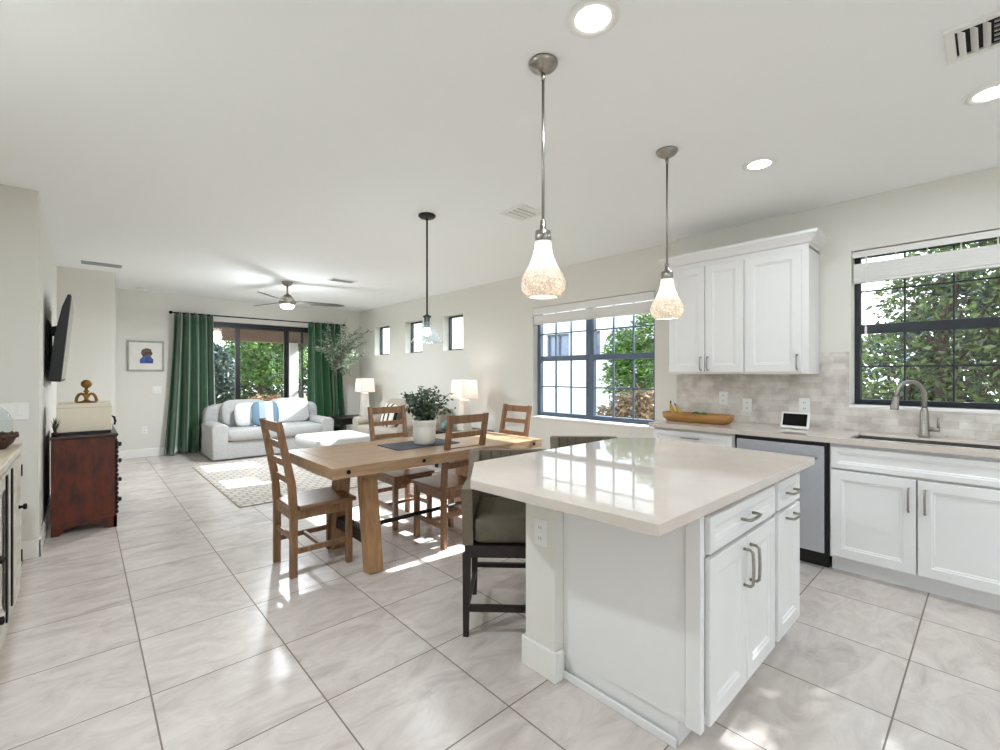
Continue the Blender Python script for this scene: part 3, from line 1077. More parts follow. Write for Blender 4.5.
# ------------------------------------------------------------------ outlets & switches
def plate(name, label, cat, c, nrm, w_, h, kind, gang=1):
    """cover plate on a wall at c; nrm is 'x-', 'y-'; kind outlet / rocker / toggle"""
    t = thing(name, label, cat, c, 'white wall plates')

    def bxl(u0, u1, v0, v1, d0, d1):
        if nrm == 'x-':
            return bx(c[0] - d1, c[0] - d0, c[1] + u0, c[1] + u1, c[2] + v0, c[2] + v1)
        return bx(c[0] + u0, c[0] + u1, c[1] - d1, c[1] - d0, c[2] + v0, c[2] + v1)
    bxl(-w_ / 2, w_ / 2, -h / 2, h / 2, 0, 0.006).build('cover', M_WHITEP, t, bevel=0.002)
    for g in range(gang):
        u = (g - (gang - 1) / 2) * 0.046
        if kind == 'outlet':
            for s_ in (-1, 1):
                r_ = bxl(u - 0.016, u + 0.016, s_ * 0.024 - 0.016, s_ * 0.024 + 0.016, 0.006, 0.0085).build('receptacle', M_WHITEP, t, bevel=0.002)
                mb = MB()
                for q in (-1, 1):
                    m2 = bxl(u + q * 0.006 - 0.0015, u + q * 0.006 + 0.0015, s_ * 0.024 - 0.006, s_ * 0.024 + 0.006, 0.0083, 0.0088)
                    mb.add(m2.v, m2.f)
                mb.build('slots', M_BLACK, r_)
        else:
            bxl(u - 0.016, u + 0.016, -0.033, 0.033, 0.006, 0.010).build('rocker', M_WHITEP, t, bevel=0.003)
    return t


plate('wall_outlet', 'white outlet on the end of the island knee wall', 'outlet', (1.5, 1.36, 0.625), 'x-', 0.075, 0.118, 'outlet')
plate('wall_outlet', 'white outlet on the backsplash above the fruit bowl', 'outlet', (KX - 0.012, 1.66, 1.11), 'x-', 0.075, 0.118, 'outlet')
plate('wall_outlet', 'white outlet on the backsplash between bowl and tablet display', 'outlet', (KX - 0.012, 1.46, 1.055), 'x-', 0.075, 0.118, 'outlet')
plate('wall_outlet', 'white outlet on the backsplash behind the tablet display', 'outlet', (KX - 0.012, 1.03, 1.075), 'x-', 0.075, 0.118, 'outlet')
plate('wall_outlet', 'white outlet low on the back wall left of the green curtain', 'outlet', (0.72, BY, 0.43), 'y-', 0.075, 0.118, 'outlet')
plate('light_switch', 'small white switch plate on the back wall under the framed picture', 'switch', (0.88, BY, 1.07), 'y-', 0.12, 0.118, 'rocker', 2)
plate('light_switch', 'wide white three-rocker switch plate above the sideboard', 'switch', (-0.375, 4.70, 1.065), 'y-', 0.17, 0.118, 'rocker', 3)

# ------------------------------------------------------------------ things on the sink counter
t = thing('dough_bowl', 'long golden wooden dough bowl on the counter', 'bowl', (3.98, 1.755, CT1))
n = 40
loops = []
BW, BL = 0.10, 0.305
for (s_, z, cut) in ((0.80, 0, 0), (0.86, 0.004, 0), (0.97, 0.03, 0), (1.0, 0.078, 0), (0.93, 0.078, 0), (0.86, 0.03, 0), (0.72, 0.016, 0)):
    l = []
    for k in range(n):
        an = 2 * PI * k / n
        cx_ = math.copysign(abs(math.cos(an)) ** 0.55, math.cos(an))
        sy_ = math.copysign(abs(math.sin(an)) ** 0.55, math.sin(an))
        l.append((3.98 + BW * cx_ * (s_ - (0 if s_ > 0.9 else 0.08)), 1.765 + BL * sy_ * s_, CT1 + z))
    loops.append(l)
MB().loft(loops).build('vessel', M_BAMBOO, t, smooth=True)


def banana(label, base, yaw, tilt, curl=0.9, L=0.17):
    t = thing('banana', label, 'banana', base, 'bananas in the dough bowl')
    pts, rs = [], []
    N = 12
    Rr = L / curl
    rot = Matrix.Rotation(yaw, 3, 'Z') @ Matrix.Rotation(tilt, 3, 'Y')
    for k in range(N + 1):
        a = curl * (k / N - 0.5)
        p = Vector((Rr * math.sin(a), 0, -Rr * math.cos(a) + Rr * math.cos(curl / 2)))
        pts.append(Vector(base) + rot @ p)
        q = k / N
        rs.append(0.019 * (min(1, 0.35 + 3.0 * q) if q < 0.25 else min(1, 0.3 + 2.2 * (1 - q))))
    MB().tube(pts, rs, 9).build('fruit', M_BANANA, t, smooth=True)
    d = (pts[-1] - pts[-2]).normalized()
    MB().tube([pts[-1] - d * 0.004, pts[-1] + d * 0.022], [0.0065, 0.006], 8).build('stem', M_STEM, t, smooth=True)
    return t


banana('ripe banana standing steeply at the end of the dough bowl', (3.98, 1.965, CT1 + 0.085), R(97), R(-62))
banana('second banana lying lower against the upright one', (4.01, 1.915, CT1 + 0.082), R(82), R(-40))
for k, (y, lb, cat, nm, mt, sz) in enumerate([
        (1.775, 'green avocado in the middle of the dough bowl', 'avocado', 'avocado', M_LIME, (0.06, 0.075, 0.055)),
        (1.705, 'smaller green avocado beside the first in the dough bowl', 'avocado', 'avocado', M_LIME, (0.054, 0.066, 0.05))]):
    o = MB().puff((3.98, y, CT1 + 0.066), sz, 0.85, 0.95).build(nm, mt, smooth=True, origin=(3.98, y, CT1 + 0.03))
    tag(o, lb, cat, 'green avocados in the bowl')

t = thing('tablet_display', 'small white tablet display with a black screen leaning on the counter', 'display', (4.10, 1.03, CT1))
rot = Matrix.Rotation(R(14), 3, 'Y')


def rbox(c, s, rot):
    mb = MB().box(-s[0] / 2, s[0] / 2, -s[1] / 2, s[1] / 2, -s[2] / 2, s[2] / 2)
    mb.v = [tuple(rot @ Vector(p) + Vector(c)) for p in mb.v]
    return mb


yw = Matrix.Rotation(R(-6), 3, 'Z') @ rot
rbox((4.06, 1.035, CT1 + 0.066), (0.014, 0.195, 0.128), yw).build('bezel', M_WHITEP, t, bevel=0.006, seg=3)
rbox(Vector((4.06, 1.035, CT1 + 0.066)) + yw @ Vector((-0.0075, 0, 0.003)), (0.003, 0.166, 0.094), yw).build('screen', M_SCREEN, t)
MB().prism([(4.068, CT1), (4.125, CT1), (4.085, CT1 + 0.085)], 0.985, 1.085, 'y').build('stand', M_WHITEP, t, bevel=0.004)


# ------------------------------------------------------------------ ceiling fixtures
CANG = 'round white recessed ceiling lights'


def can_light(label, x, y, k=1.0):
    t = thing('recessed_light', label, 'ceiling light', (x, y, CEIL), CANG)
    MB().lathe([(0.098, 0.0), (0.098, -0.004), (0.092, -0.009), (0.066, -0.007), (0.064, 0.0)], (x, y, CEIL), 40).build('trim_ring', M_TRIM, t, smooth=True)
    MB().lathe([(0.064, -0.001), (0.064, -0.004), (0.03, -0.0065), (0.001, -0.007)], (x, y, CEIL), 32).build('lens', M_LENS, t, smooth=True)
    lamp('downlight', 'AREA', t, (0, 0, -0.02), CAN_POWER * k, (0.83, 0.92, 1.0), 0.13)
    return t


can_light('round recessed ceiling light above the island nearest the camera', 1.40, 1.01)
can_light('round recessed ceiling light in front of the wall cabinets', 3.15, 1.00, 0.6)
can_light('round recessed ceiling light above the sink beside the vent', 3.16, 0.0)
for k, (x, y) in enumerate(((1.40, -0.60), (3.16, -1.3), (1.4, -2.2), (3.16, -2.6))):  # unseen lights continuing the grid, added to brighten the room
    can_light('added recessed fill light behind the camera over the %s' % ('walkway', 'counter end', 'rear door', 'rear corner')[k], x, y)

can_light('added unseen recessed fill light over the walkway beside the sideboard', -0.30, 0.90, 0.5)  # added lamp out of view, brightens the walkway side
can_light('added unseen recessed fill light over the walkway nearest the switch wall', -0.30, 2.15, 3.8)  # added lamp out of view, brightens the switch wall

VENTG = 'ceiling air vents'


def vent(label, x, y, w_, h, slats=5, dark=False, white=False):
    t = thing('ceiling_vent', label, 'vent', (x, y, CEIL), VENTG)
    mb = MB()
    f = 0.028
    z0, z1 = CEIL - 0.010, CEIL
    mb.box(x - w_ / 2, x + w_ / 2, y - h / 2, y - h / 2 + f, z0, z1).box(x - w_ / 2, x + w_ / 2, y + h / 2 - f, y + h / 2, z0, z1)
    mb.box(x - w_ / 2, x - w_ / 2 + f, y - h / 2 + f, y + h / 2 - f, z0, z1).box(x + w_ / 2 - f, x + w_ / 2, y - h / 2 + f, y + h / 2 - f, z0, z1)
    mb.build('frame', M_TRIM if not dark else M_GREYM, t, bevel=0.002)
    bx(x - w_ / 2 + f, x + w_ / 2 - f, y - h / 2 + f, y + h / 2 - f, CEIL - 0.0012, CEIL - 0.0002).build('duct_shadow_sheet', M_DARKIN, t)  # flat dark sheet, shade inside the duct put into its colour
    sm = MB()
    for k in range(slats):
        yy = y - h / 2 + f + (h - 2 * f) * (k + 0.5) / slats
        dz = (h - 2 * f) / slats * (0.24 if white else 0.34)
        sm.add([(x - w_ / 2 + f, yy - dz, CEIL - 0.003), (x + w_ / 2 - f, yy - dz, CEIL - 0.003),
                (x + w_ / 2 - f, yy + dz, CEIL - 0.013), (x - w_ / 2 + f, yy + dz, CEIL - 0.013),
                (x - w_ / 2 + f, yy - dz, CEIL - 0.0015), (x + w_ / 2 - f, yy - dz, CEIL - 0.0015),
                (x + w_ / 2 - f, yy + dz, CEIL - 0.0115), (x - w_ / 2 + f, yy + dz, CEIL - 0.0115)],
               [(0, 1, 2, 3), (7, 6, 5, 4), (0, 4, 5, 1), (1, 5, 6, 2), (2, 6, 7, 3), (3, 7, 4, 0)])
    sm.build('louvres', M_TRIM if white else M_GREYM, t)
    return t


vent('square white ceiling vent between the two pendants', 2.66, 2.62, 0.27, 0.27, 4, white=True)
vent('long grey slotted return vent over the television side', 0.165, 7.30, 0.37, 0.17, 6, True)
vent('small ceiling vent near the ceiling fan', 2.71, 6.25, 0.36, 0.20, 4)
# four-way register near the top edge of the picture: two blade directions
t = thing('ceiling_vent', 'large white register with crossed louvres near the sink light', 'vent', (2.60, 0.02, CEIL), VENTG)
x0, x1, y0, y1 = 2.46, 2.72, -0.30, 0.13
mb = MB()
f = 0.03
mb.box(x0, x1, y0, y0 + f, CEIL - 0.01, CEIL).box(x0, x1, y1 - f, y1, CEIL - 0.01, CEIL)
mb.box(x0, x0 + f, y0 + f, y1 - f, CEIL - 0.01, CEIL).box(x1 - f, x1, y0 + f, y1 - f, CEIL - 0.01, CEIL)
mb.build('frame', M_TRIM, t, bevel=0.002)
bx(x0 + f, x1 - f, y0 + f, y1 - f, CEIL - 0.0012, CEIL - 0.0002).build('duct_shadow_sheet', M_DARKIN, t)  # dark sheet whose colour stands for the shade inside the duct
sm = MB()
for k in range(3):
    yy = y1 - f - 0.018 - 0.034 * k
    sm.beam((x0 + f, yy, CEIL - 0.012), (x1 - f, yy, CEIL - 0.012), 0.002, 0.027, (0, 0.75, 0.65))
for k in range(6):
    xx = x0 + f + 0.016 + 0.034 * k
    sm.beam((xx, y0 + f, CEIL - 0.012), (xx, y1 - f - 0.105, CEIL - 0.012), 0.002, 0.024, (0.7, 0, 0.7))
sm.build('louvres', M_TRIM, t)
tag(MB().lathe([(0.07, 0), (0.07, -0.02), (0.06, -0.034), (0.03, -0.038), (0.001, -0.038)], (0.66, 8.95, CEIL)).build('smoke_detector', M_WHITEP, smooth=True, origin=(0.66, 8.95, CEIL)),
    'round white smoke detector on the ceiling by the back wall', 'smoke detector')


# ---- pendants
def island_pendant(label, x, y):
    t = thing('pendant_light', label, 'pendant light', (x, y, CEIL), 'mosaic glass pendants over the island')
    MB().lathe([(0.001, 0.0), (0.062, 0.0), (0.062, -0.008), (0.052, -0.022), (0.026, -0.038), (0.012, -0.044), (0.001, -0.044)], (x, y, CEIL)).build('canopy', M_NICKEL, t, smooth=True)
    MB().tube([(x, y, CEIL - 0.04), (x, y, CEIL - 0.06), (x, y, CEIL - 0.08)], [0.006, 0.011, 0.006], 12).build('swivel', M_NICKEL, t, smooth=True)
    MB().cyl((x, y, CEIL - 0.075), (x, y, 1.965), 0.0065, n=12).build('rod', M_NICKEL, t, smooth=True)
    MB().lathe([(0.009, 0.075), (0.012, 0.07), (0.014, 0.03), (0.033, 0.024), (0.035, 0.0), (0.035, -0.02), (0.030, -0.022)], (x, y, 1.915)).build('socket_cap', M_NICKEL, t, smooth=True)
    prof = [(0.034, 0.0), (0.036, -0.03), (0.043, -0.07), (0.062, -0.115), (0.086, -0.155), (0.0955, -0.185), (0.092, -0.215), (0.076, -0.238), (0.063, -0.247)]
    inner = [(r - 0.004, z) for r, z in prof[::-1]]
    MB().lathe(prof + inner, (x, y, 1.905), 36, False, False).build('shade', M_MOSA, t, smooth=True)
    MB().puff((x, y, 1.80), (0.055, 0.055, 0.085), 1, 1).build('bulb', M_BULB, t, smooth=True)
    lamp('pendant_bulb', 'POINT', t, (0, 0, 1.80 - CEIL), 2.4, (1, 0.98, 0.96), 0.05)
    return t


island_pendant('nickel pendant with mosaic glass pear shade, the nearer one over the island', 1.447, 1.301)
island_pendant('nickel pendant with mosaic glass pear shade in front of the wall cabinets', 2.562, 1.314)

x, y = 2.116, 3.202
t = thing('pendant_light', 'black pendant with clear glass cone shade over the dining table', 'pendant light', (x, y, CEIL))
MB().lathe([(0.001, 0), (0.07, 0), (0.072, -0.012), (0.06, -0.024), (0.02, -0.028), (0.001, -0.028)], (x, y, CEIL)).build('canopy', M_BLACK, t, smooth=True)
MB().tube([(x, y, CEIL - 0.02), (x, y, 2.36), (x, y, 1.80)], 0.0075, 12).build('rod', M_IRON, t, smooth=True)
MB().lathe([(0.009, 0.06), (0.02, 0.05), (0.034, 0.046), (0.034, 0.034), (0.024, 0.03), (0.024, -0.05), (0.018, -0.055)], (x, y, 1.77)).build('socket', M_BLACK, t, smooth=True)
prof = [(0.036, 0.0), (0.05, -0.02), (0.085, -0.085), (0.125, -0.155), (0.140, -0.172)]
MB().lathe(prof + [(r - 0.003, z) for r, z in prof[::-1]], (x, y, 1.765), 36, False, False).build('shade', M_SHADEGLASS, t, smooth=True)
MB().puff((x, y, 1.685), (0.05, 0.05, 0.075), 1, 1).build('bulb', M_BULB, t, smooth=True)
lamp('pendant_bulb', 'POINT', t, (0, 0, 1.60 - CEIL), 6.0, (0.88, 0.94, 1.0), 0.06)  # added fill lamp just below the bulb, brightens the dining area

# ---- ceiling fan
x, y = 2.17, 6.90
t = thing('ceiling_fan', 'brushed nickel three-blade ceiling fan with a light in the living area', 'ceiling fan', (x, y, CEIL))
MB().lathe([(0.001, 0), (0.075, 0), (0.072, -0.02), (0.045, -0.055), (0.018, -0.06)], (x, y, CEIL)).build('canopy', M_NICKEL, t, smooth=True)
MB().cyl((x, y, CEIL - 0.05), (x, y, 2.46), 0.013, n=14).build('downrod', M_NICKEL, t, smooth=True)
MB().lathe([(0.02, 0.10), (0.05, 0.085), (0.085, 0.05), (0.11, 0.0), (0.115, -0.03), (0.10, -0.055), (0.06, -0.06)], (x, y, 2.385)).build('motor_housing', M_NICKEL, t, smooth=True)
MB().lathe([(0.095, 0.0), (0.09, -0.03), (0.06, -0.05), (0.001, -0.058)], (x, y, 2.325)).build('light_bowl', P('fan_light_lens', (1, 1, 1), 0.4, emis=3.0, ecol=(1, 0.96, 0.9), noise=(3, (0.98, 0.98, 0.98), (1, 1, 1))), t, smooth=True)
M_BLADE = P('grey_blade', (0.40, 0.385, 0.36), 0.45, 0.2, noise=(4, (0.33, 0.32, 0.30), (1, 8, 1)))
for an in (-12.6, 107.4, 227.4):
    a_ = R(an)
    mb = MB()
    outline = [(0.10, 0.028), (0.22, 0.055), (0.45, 0.066), (0.65, 0.058), (0.76, 0.038), (0.80, 0.0)]
    top = outline + [(u, -v * 0.8) for u, v in outline[-2::-1]]
    rm = Matrix.Rotation(a_, 3, 'Z') @ Matrix.Rotation(R(-13), 3, 'X')
    lo = [rm @ Vector((u, v, -0.004)) + Vector((x, y, 2.375)) for u, v in top]
    hi = [rm @ Vector((u, v, 0.004)) + Vector((x, y, 2.375)) for u, v in top]
    mb.loft([lo, hi]).build('blade', M_BLADE, t)
lamp('fan_fill', 'AREA', t, (0, 0, 2.255 - CEIL), 36.0, (0.88, 0.94, 1.0), 0.18)  # downward fill added under the bowl to brighten the living area
lamp('fan_fill_point', 'POINT', t, (0, 0, 2.15 - CEIL), 12.0, (0.88, 0.94, 1.0), 0.10)  # added fill point hanging below the fan, lights walls and ceiling

# ------------------------------------------------------------------ dining table
TX0, TX1, TY0, TY1 = 1.10, 2.965, 2.68, 3.57
t = thing('dining_table', 'honey oak trestle dining table with bolted edges and a black steel rod', 'table', ((TX0 + TX1) / 2, (TY0 + TY1) / 2, 0))
mb = MB()
for k in range(5):
    a = TY0 + (TY1 - TY0) * k / 5
    b = TY0 + (TY1 - TY0) * (k + 1) / 5
    mb.box(TX0 + 0.09, TX1 - 0.09, a + 0.0006, b - 0.0006, 0.69, 0.76)
mb.box(TX0, TX0 + 0.0895, TY0, TY1, 0.69, 0.76).box(TX1 - 0.0895, TX1, TY0, TY1, 0.69, 0.76)
mb.build('tabletop', M_TABLE, t, bevel=0.0025)
for bxp in (1.20, 1.746, 2.31, 2.864):
    MB().cyl((bxp, TY0 + 0.001, 0.727), (bxp, TY0 - 0.006, 0.727), 0.013, n=14).build('bolt', M_IRON, t, smooth=False)
for ex in (1.44, 2.62):
    for sy, yb, yt in ((-1, 2.825, 2.93), (1, 3.425, 3.32)):
        MB().beam((ex, yb, 0.0), (ex, yt, 0.692), 0.105, 0.095, (0, 1, 0)).build('leg', M_LEGW, t, bevel=0.004)
    bx(ex - 0.05, ex + 0.05, 2.80, 3.45, 0.63, 0.69).build('top_cleat', M_TABLE, t, bevel=0.003)
    bx(ex - 0.035, ex + 0.035, 2.87, 3.38, 0.17, 0.25).build('crossbar', M_ESPR, t, bevel=0.003)
MB().cyl((1.47, 3.125, 0.21), (2.59, 3.125, 0.21), 0.016, n=12).build('steel_rod', M_IRON, t, smooth=True)


# ------------------------------------------------------------------ dining chairs
def make_chair():
    t = thing('dining_chair', None, 'chair', (0, 0, 0), 'ladder-back dining chairs around the table')
    hw, yr, yf = 0.172, -0.185, 0.19
    pw = 0.034
    for s_ in (-1, 1):
        poly = [(yr - 0.024, 0), (yr + 0.022, 0), (yr + 0.024, 0.44), (yr + 0.010, 0.62), (yr - 0.075, 1.025), (yr - 0.112, 1.022), (yr - 0.036, 0.60), (yr - 0.024, 0.42)]
        MB().prism(poly, s_ * hw - pw / 2, s_ * hw + pw / 2, 'x').build('back_post', M_CHAIR, t, bevel=0.004)
        bx(s_ * hw - 0.02, s_ * hw + 0.02, yf - 0.02, yf + 0.02, 0, 0.435).build('leg', M_CHAIR, t, bevel=0.004)
        bx(s_ * hw - 0.011, s_ * hw + 0.011, yr + 0.022, yf - 0.02, 0.15, 0.185).build('side_stretcher', M_CHAIR, t, bevel=0.002)
        bx(s_ * hw - 0.012, s_ * hw + 0.012, yr + 0.024, yf - 0.02, 0.375, 0.435).build('side_apron', M_CHAIR, t)
    bx(-hw + 0.02, hw - 0.02, yf - 0.012, yf + 0.012, 0.375, 0.435).build('front_apron', M_CHAIR, t)
    bx(-hw + 0.017, hw - 0.017, yr - 0.012, yr + 0.012, 0.375, 0.435).build('rear_apron', M_CHAIR, t)
    bx(-hw + 0.017, hw - 0.017, yr - 0.010, yr + 0.010, 0.235, 0.27).build('rear_stretcher', M_CHAIR, t, bevel=0.002)
    bx(-hw + 0.011, hw - 0.011, -0.012, 0.012, 0.155, 0.18).build('cross_stretcher', M_CHAIR, t, bevel=0.002)
    mb = MB()
    mb.prism([(-0.205, 0.225), (-0.20, 0.235), (0.20, 0.235), (0.205, 0.225), (0.20, -0.155), (0.15, -0.155), (0.15, -0.20), (-0.15, -0.20), (-0.15, -0.155), (-0.20, -0.155)], 0.435, 0.462)
    mb.build('seat', M_SEAT, t, bevel=0.006)
    for z, h in ((0.985, 0.062), (0.865, 0.042), (0.745, 0.042), (0.625, 0.042)):
        yy = yr - 0.005 - (z - 0.60) * 0.21
        rail = MB().box(-hw + 0.017, hw - 0.017, yy - 0.010, yy + 0.010, z - h / 2, z + h / 2)
        rail.build('back_slat', M_CHAIR, t, bevel=0.003)
    return t


proto = make_chair()
for i, (x, y, rz, lb) in enumerate([
        (1.195, 3.26, -90, 'wooden ladder-back chair at the end of the table nearest the sofa'),
        (2.185, 3.005, 0, 'wooden ladder-back chair on the near long side of the table beside the bar stool'),
        (2.135, 3.645, 180, 'wooden ladder-back chair across the table behind the potted plant'),
        (2.93, 3.23, 90, 'wooden ladder-back chair at the end of the table under the window')]):
    c = proto if i == 0 else dup(proto)
    c.location = (x, y, 0)
    c.rotation_euler = (0, 0, R(rz))
    c['label'] = lb


# ------------------------------------------------------------------ bar stools
def make_stool():
    """front towards -Y, origin between the feet"""
    t = thing('bar_stool', None, 'bar stool', (0, 0, 0), 'olive upholstered bar stools at the island')
    W, D = 0.235, 0.235
    for sx_ in (-1, 1):
        for sy_ in (-1, 1):
            MB().prism([(-0.019, -0.019), (0.019, -0.019), (0.019, 0.019), (-0.019, 0.019)], 0.0, 0.42).v
            mb = MB()
            x_, y_ = sx_ * (W - 0.02), sy_ * (D - 0.02)
            lo = [(x_ * 1.02 + a * 0.014, y_ * 1.02 + b * 0.014, 0) for a, b in ((-1, -1), (1, -1), (1, 1), (-1, 1))]
            hi = [(x_ + a * 0.021, y_ + b * 0.021, 0.42) for a, b in ((-1, -1), (1, -1), (1, 1), (-1, 1))]
            mb.loft([lo, hi]).build('leg', M_ESPR, t, bevel=0.003)
    bx(-W + 0.01, W - 0.01, -D + 0.005, D - 0.005, 0.40, 0.462).build('seat_frame', M_ESPR, t, bevel=0.004)
    bx(-W + 0.03, W - 0.03, -D + 0.006, -D + 0.03, 0.125, 0.157).build('footrest', M_ESPR, t, bevel=0.003)
    bx(-W + 0.03, W - 0.03, D - 0.03, D - 0.006, 0.165, 0.192).build('stretcher', M_ESPR, t, bevel=0.003)
    for s_ in (-1, 1):
        bx(s_ * (W - 0.021) - 0.011, s_ * (W - 0.021) + 0.011, -D + 0.03, D - 0.03, 0.13, 0.155).build('stretcher', M_ESPR, t, bevel=0.003)
    MB().puff((0, -0.012, 0.532), (2 * W - 0.10, 2 * D - 0.05, 0.145), 0.3, 0.14, 12, 44).build('seat_cushion', M_OLIVES, t, smooth=True)
    # wrap-around back shell: arms slope up into a channelled back
    n_ = 36
    outer_lo, outer_hi, inn_hi, inn_lo = [], [], [], []
    for k in range(n_ + 1):
        u = k / n_
        # path: front of left arm -> around back -> front of right arm
        if u < 0.3:
            q = u / 0.3
            p = Vector((-W, -D + 0.01 + (2 * D - 0.09) * q, 0))
            nx = Vector((-1, 0, 0))
        elif u > 0.7:
            q = (1 - u) / 0.3
            p = Vector((W, -D + 0.01 + (2 * D - 0.09) * q, 0))
            nx = Vector((1, 0, 0))
        else:
            q = (u - 0.3) / 0.4
            an = PI - PI * q
            e_ = 0.42
            p = Vector((W * math.copysign(abs(math.cos(an)) ** e_, math.cos(an)), D - 0.08 + 0.08 * abs(math.sin(an)) ** e_, 0))
            nx = Vector((math.cos(an) * 0.6, math.sin(an), 0)).normalized()
        dback = max(0, min(1, (p.y - D * 0.25) / (D * 0.6)))
        top = 0.745 + 0.132 * (dback * dback * (3 - 2 * dback))
        outer_lo.append(p + Vector((0, 0, 0.462)))
        outer_hi.append(p + nx * 0.008 + Vector((0, 0, top)))
        inn_hi.append(p - nx * 0.048 + Vector((0, 0, top)))
        inn_lo.append(p - nx * 0.052 + Vector((0, 0, 0.462)))
    mb = MB()
    loops = [[outer_lo[k], outer_hi[k], inn_hi[k], inn_lo[k]] for k in range(n_ + 1)]
    mb.loft(loops)
    sh = mb.build('back_shell', M_OLIVE, t, bevel=0.010, seg=3)
    # channel seams on the inside of the back
    sm = MB()
    for k in range(-3, 4):
        x_ = k * 0.058
        sm.box(x_ - 0.002, x_ + 0.002, D - 0.054, D - 0.045, 0.56, 0.872)
    sm.build('channel_seams', P('seam_shade', (0.30, 0.28, 0.23), 0.8, noise=(9, (0.27, 0.25, 0.21), (1, 1, 1))), sh)
    return t


st = make_stool()
STA = -R(45)
for i, (cx_, cy_, lb) in enumerate([
        (1.742, 1.812, 'olive upholstered bar stool with dark legs turned at the clipped island corner'),
        (2.52, 1.86, 'olive bar stool mostly hidden behind the island countertop')]):
    o = st if i == 0 else dup(st)
    o.location = (cx_, cy_, 0)
    o.rotation_euler = (0, 0, STA)
    o['label'] = lb


# ------------------------------------------------------------------ foliage helper
def leaves(n_, pos_fn, size, mat, name, parent=None, aspect=0.45, droop=0.25, seed=1):
    rng = np.random.default_rng(seed)
    pos = pos_fn(rng, n_)
    n_ = len(pos)
    d = rng.normal(size=(n_, 3))
    d[:, 2] = d[:, 2] * 0.6 - droop
    d /= np.linalg.norm(d, axis=1)[:, None]
    a = rng.normal(size=(n_, 3))
    s_ = np.cross(d, a)
    s_ /= np.linalg.norm(s_, axis=1)[:, None]
    nn = np.cross(s_, d)
    L_ = (size * rng.uniform(0.65, 1.3, n_))[:, None]
    p0 = pos
    p1 = pos + d * L_ * 0.5 + s_ * L_ * aspect * 0.5 + nn * L_ * 0.06
    p2 = pos + d * L_
    p3 = pos + d * L_ * 0.5 - s_ * L_ * aspect * 0.5 + nn * L_ * 0.06
    v_ = np.stack([p0, p1, p2, p3], 1).reshape(-1, 3)
    off = np.zeros(3)
    q = parent
    while q is not None:
        off += np.array(q.location)
        q = q.parent
    v_ = v_ - off
    me = bpy.data.meshes.new(name)
    f_ = [(4 * i, 4 * i + 1, 4 * i + 2, 4 * i + 3) for i in range(n_)]
    me.from_pydata(v_.tolist(), [], f_)
    me.materials.append(mat)
    o = bpy.data.objects.new(name, me)
    COL.objects.link(o)
    if parent is not None:
        o.parent = parent
    return o


def blobs(bl):
    """positions spread through the outer part of ellipsoids (cx,cy,cz,rx,ry,rz)"""
    def fn(rng, n_):
        wts = np.array([b[3] * b[4] + b[4] * b[5] + b[3] * b[5] for b in bl])
        ix = rng.choice(len(bl), n_, p=wts / wts.sum())
        B = np.array(bl)[ix]
        u = rng.normal(size=(n_, 3))
        u /= np.linalg.norm(u, axis=1)[:, None]
        r_ = rng.uniform(0.35, 1.0, n_)[:, None] ** 0.5
        return B[:, :3] + u * B[:, 3:] * r_
    return fn


# ------------------------------------------------------------------ on the dining table
tag(MB().prism([(1.72, 2.985), (2.29, 2.985), (2.29, 3.315), (1.72, 3.315)], 0.7602, 0.766).build('table_runner', M_SLATE),
    'dark slate mat under the potted plant on the dining table', 'table mat')
px, py = 2.03, 3.11
t = thing('potted_plant', 'eucalyptus-like plant in a white ceramic pot on the dining table', 'plant', (px, py, 0.766))
MB().lathe([(0.001, 0), (0.075, 0), (0.084, 0.01), (0.090, 0.06), (0.091, 0.135), (0.088, 0.142), (0.093, 0.148), (0.096, 0.185), (0.096, 0.195), (0.086, 0.195), (0.082, 0.17), (0.001, 0.165)], (px, py, 0.766), 36).build('pot', M_CER, t, smooth=True)
rng0 = random.Random(3)
sm = MB()
ends = []
for k in range(46):
    an = rng0.uniform(0, 2 * PI)
    sp = rng0.uniform(0.02, 0.24)
    h = rng0.uniform(0.10, 0.26) * (1.15 - sp * 1.6)
    p0 = Vector((px + math.cos(an) * 0.03, py + math.sin(an) * 0.03, 0.93))
    p2 = Vector((px + math.cos(an) * sp, py + math.sin(an) * sp, 0.96 + h))
    p1 = (p0 + p2) / 2 + Vector((0, 0, 0.04))
    sm.tube([p0, p1, p2], 0.0022, 5)
    ends.append((p0, p1, p2))
sm.build('stems', M_STEM, t)


def along(rng, n_):
    out_ = []
    for _ in range(n_):
        p0, p1, p2 = ends[rng.integers(len(ends))]
        s_ = rng.uniform(0.15, 1.05)
        p = p0 * (1 - s_) ** 2 + p1 * 2 * s_ * (1 - s_) + p2 * s_ ** 2
        out_.append([p.x, p.y, p.z])
    return np.array(out_)


leaves(1150, along, 0.038, M_EUC, 'foliage', t, 0.55, 0.0, 5)

# ------------------------------------------------------------------ living room: rug, seating
tag(bx(1.14, 3.55, 5.05, 7.75, 0.0005, 0.012).build('area_rug', M_RUG, bevel=0.003), 'pale woven rug with a grey grid pattern on the living room floor', 'rug')


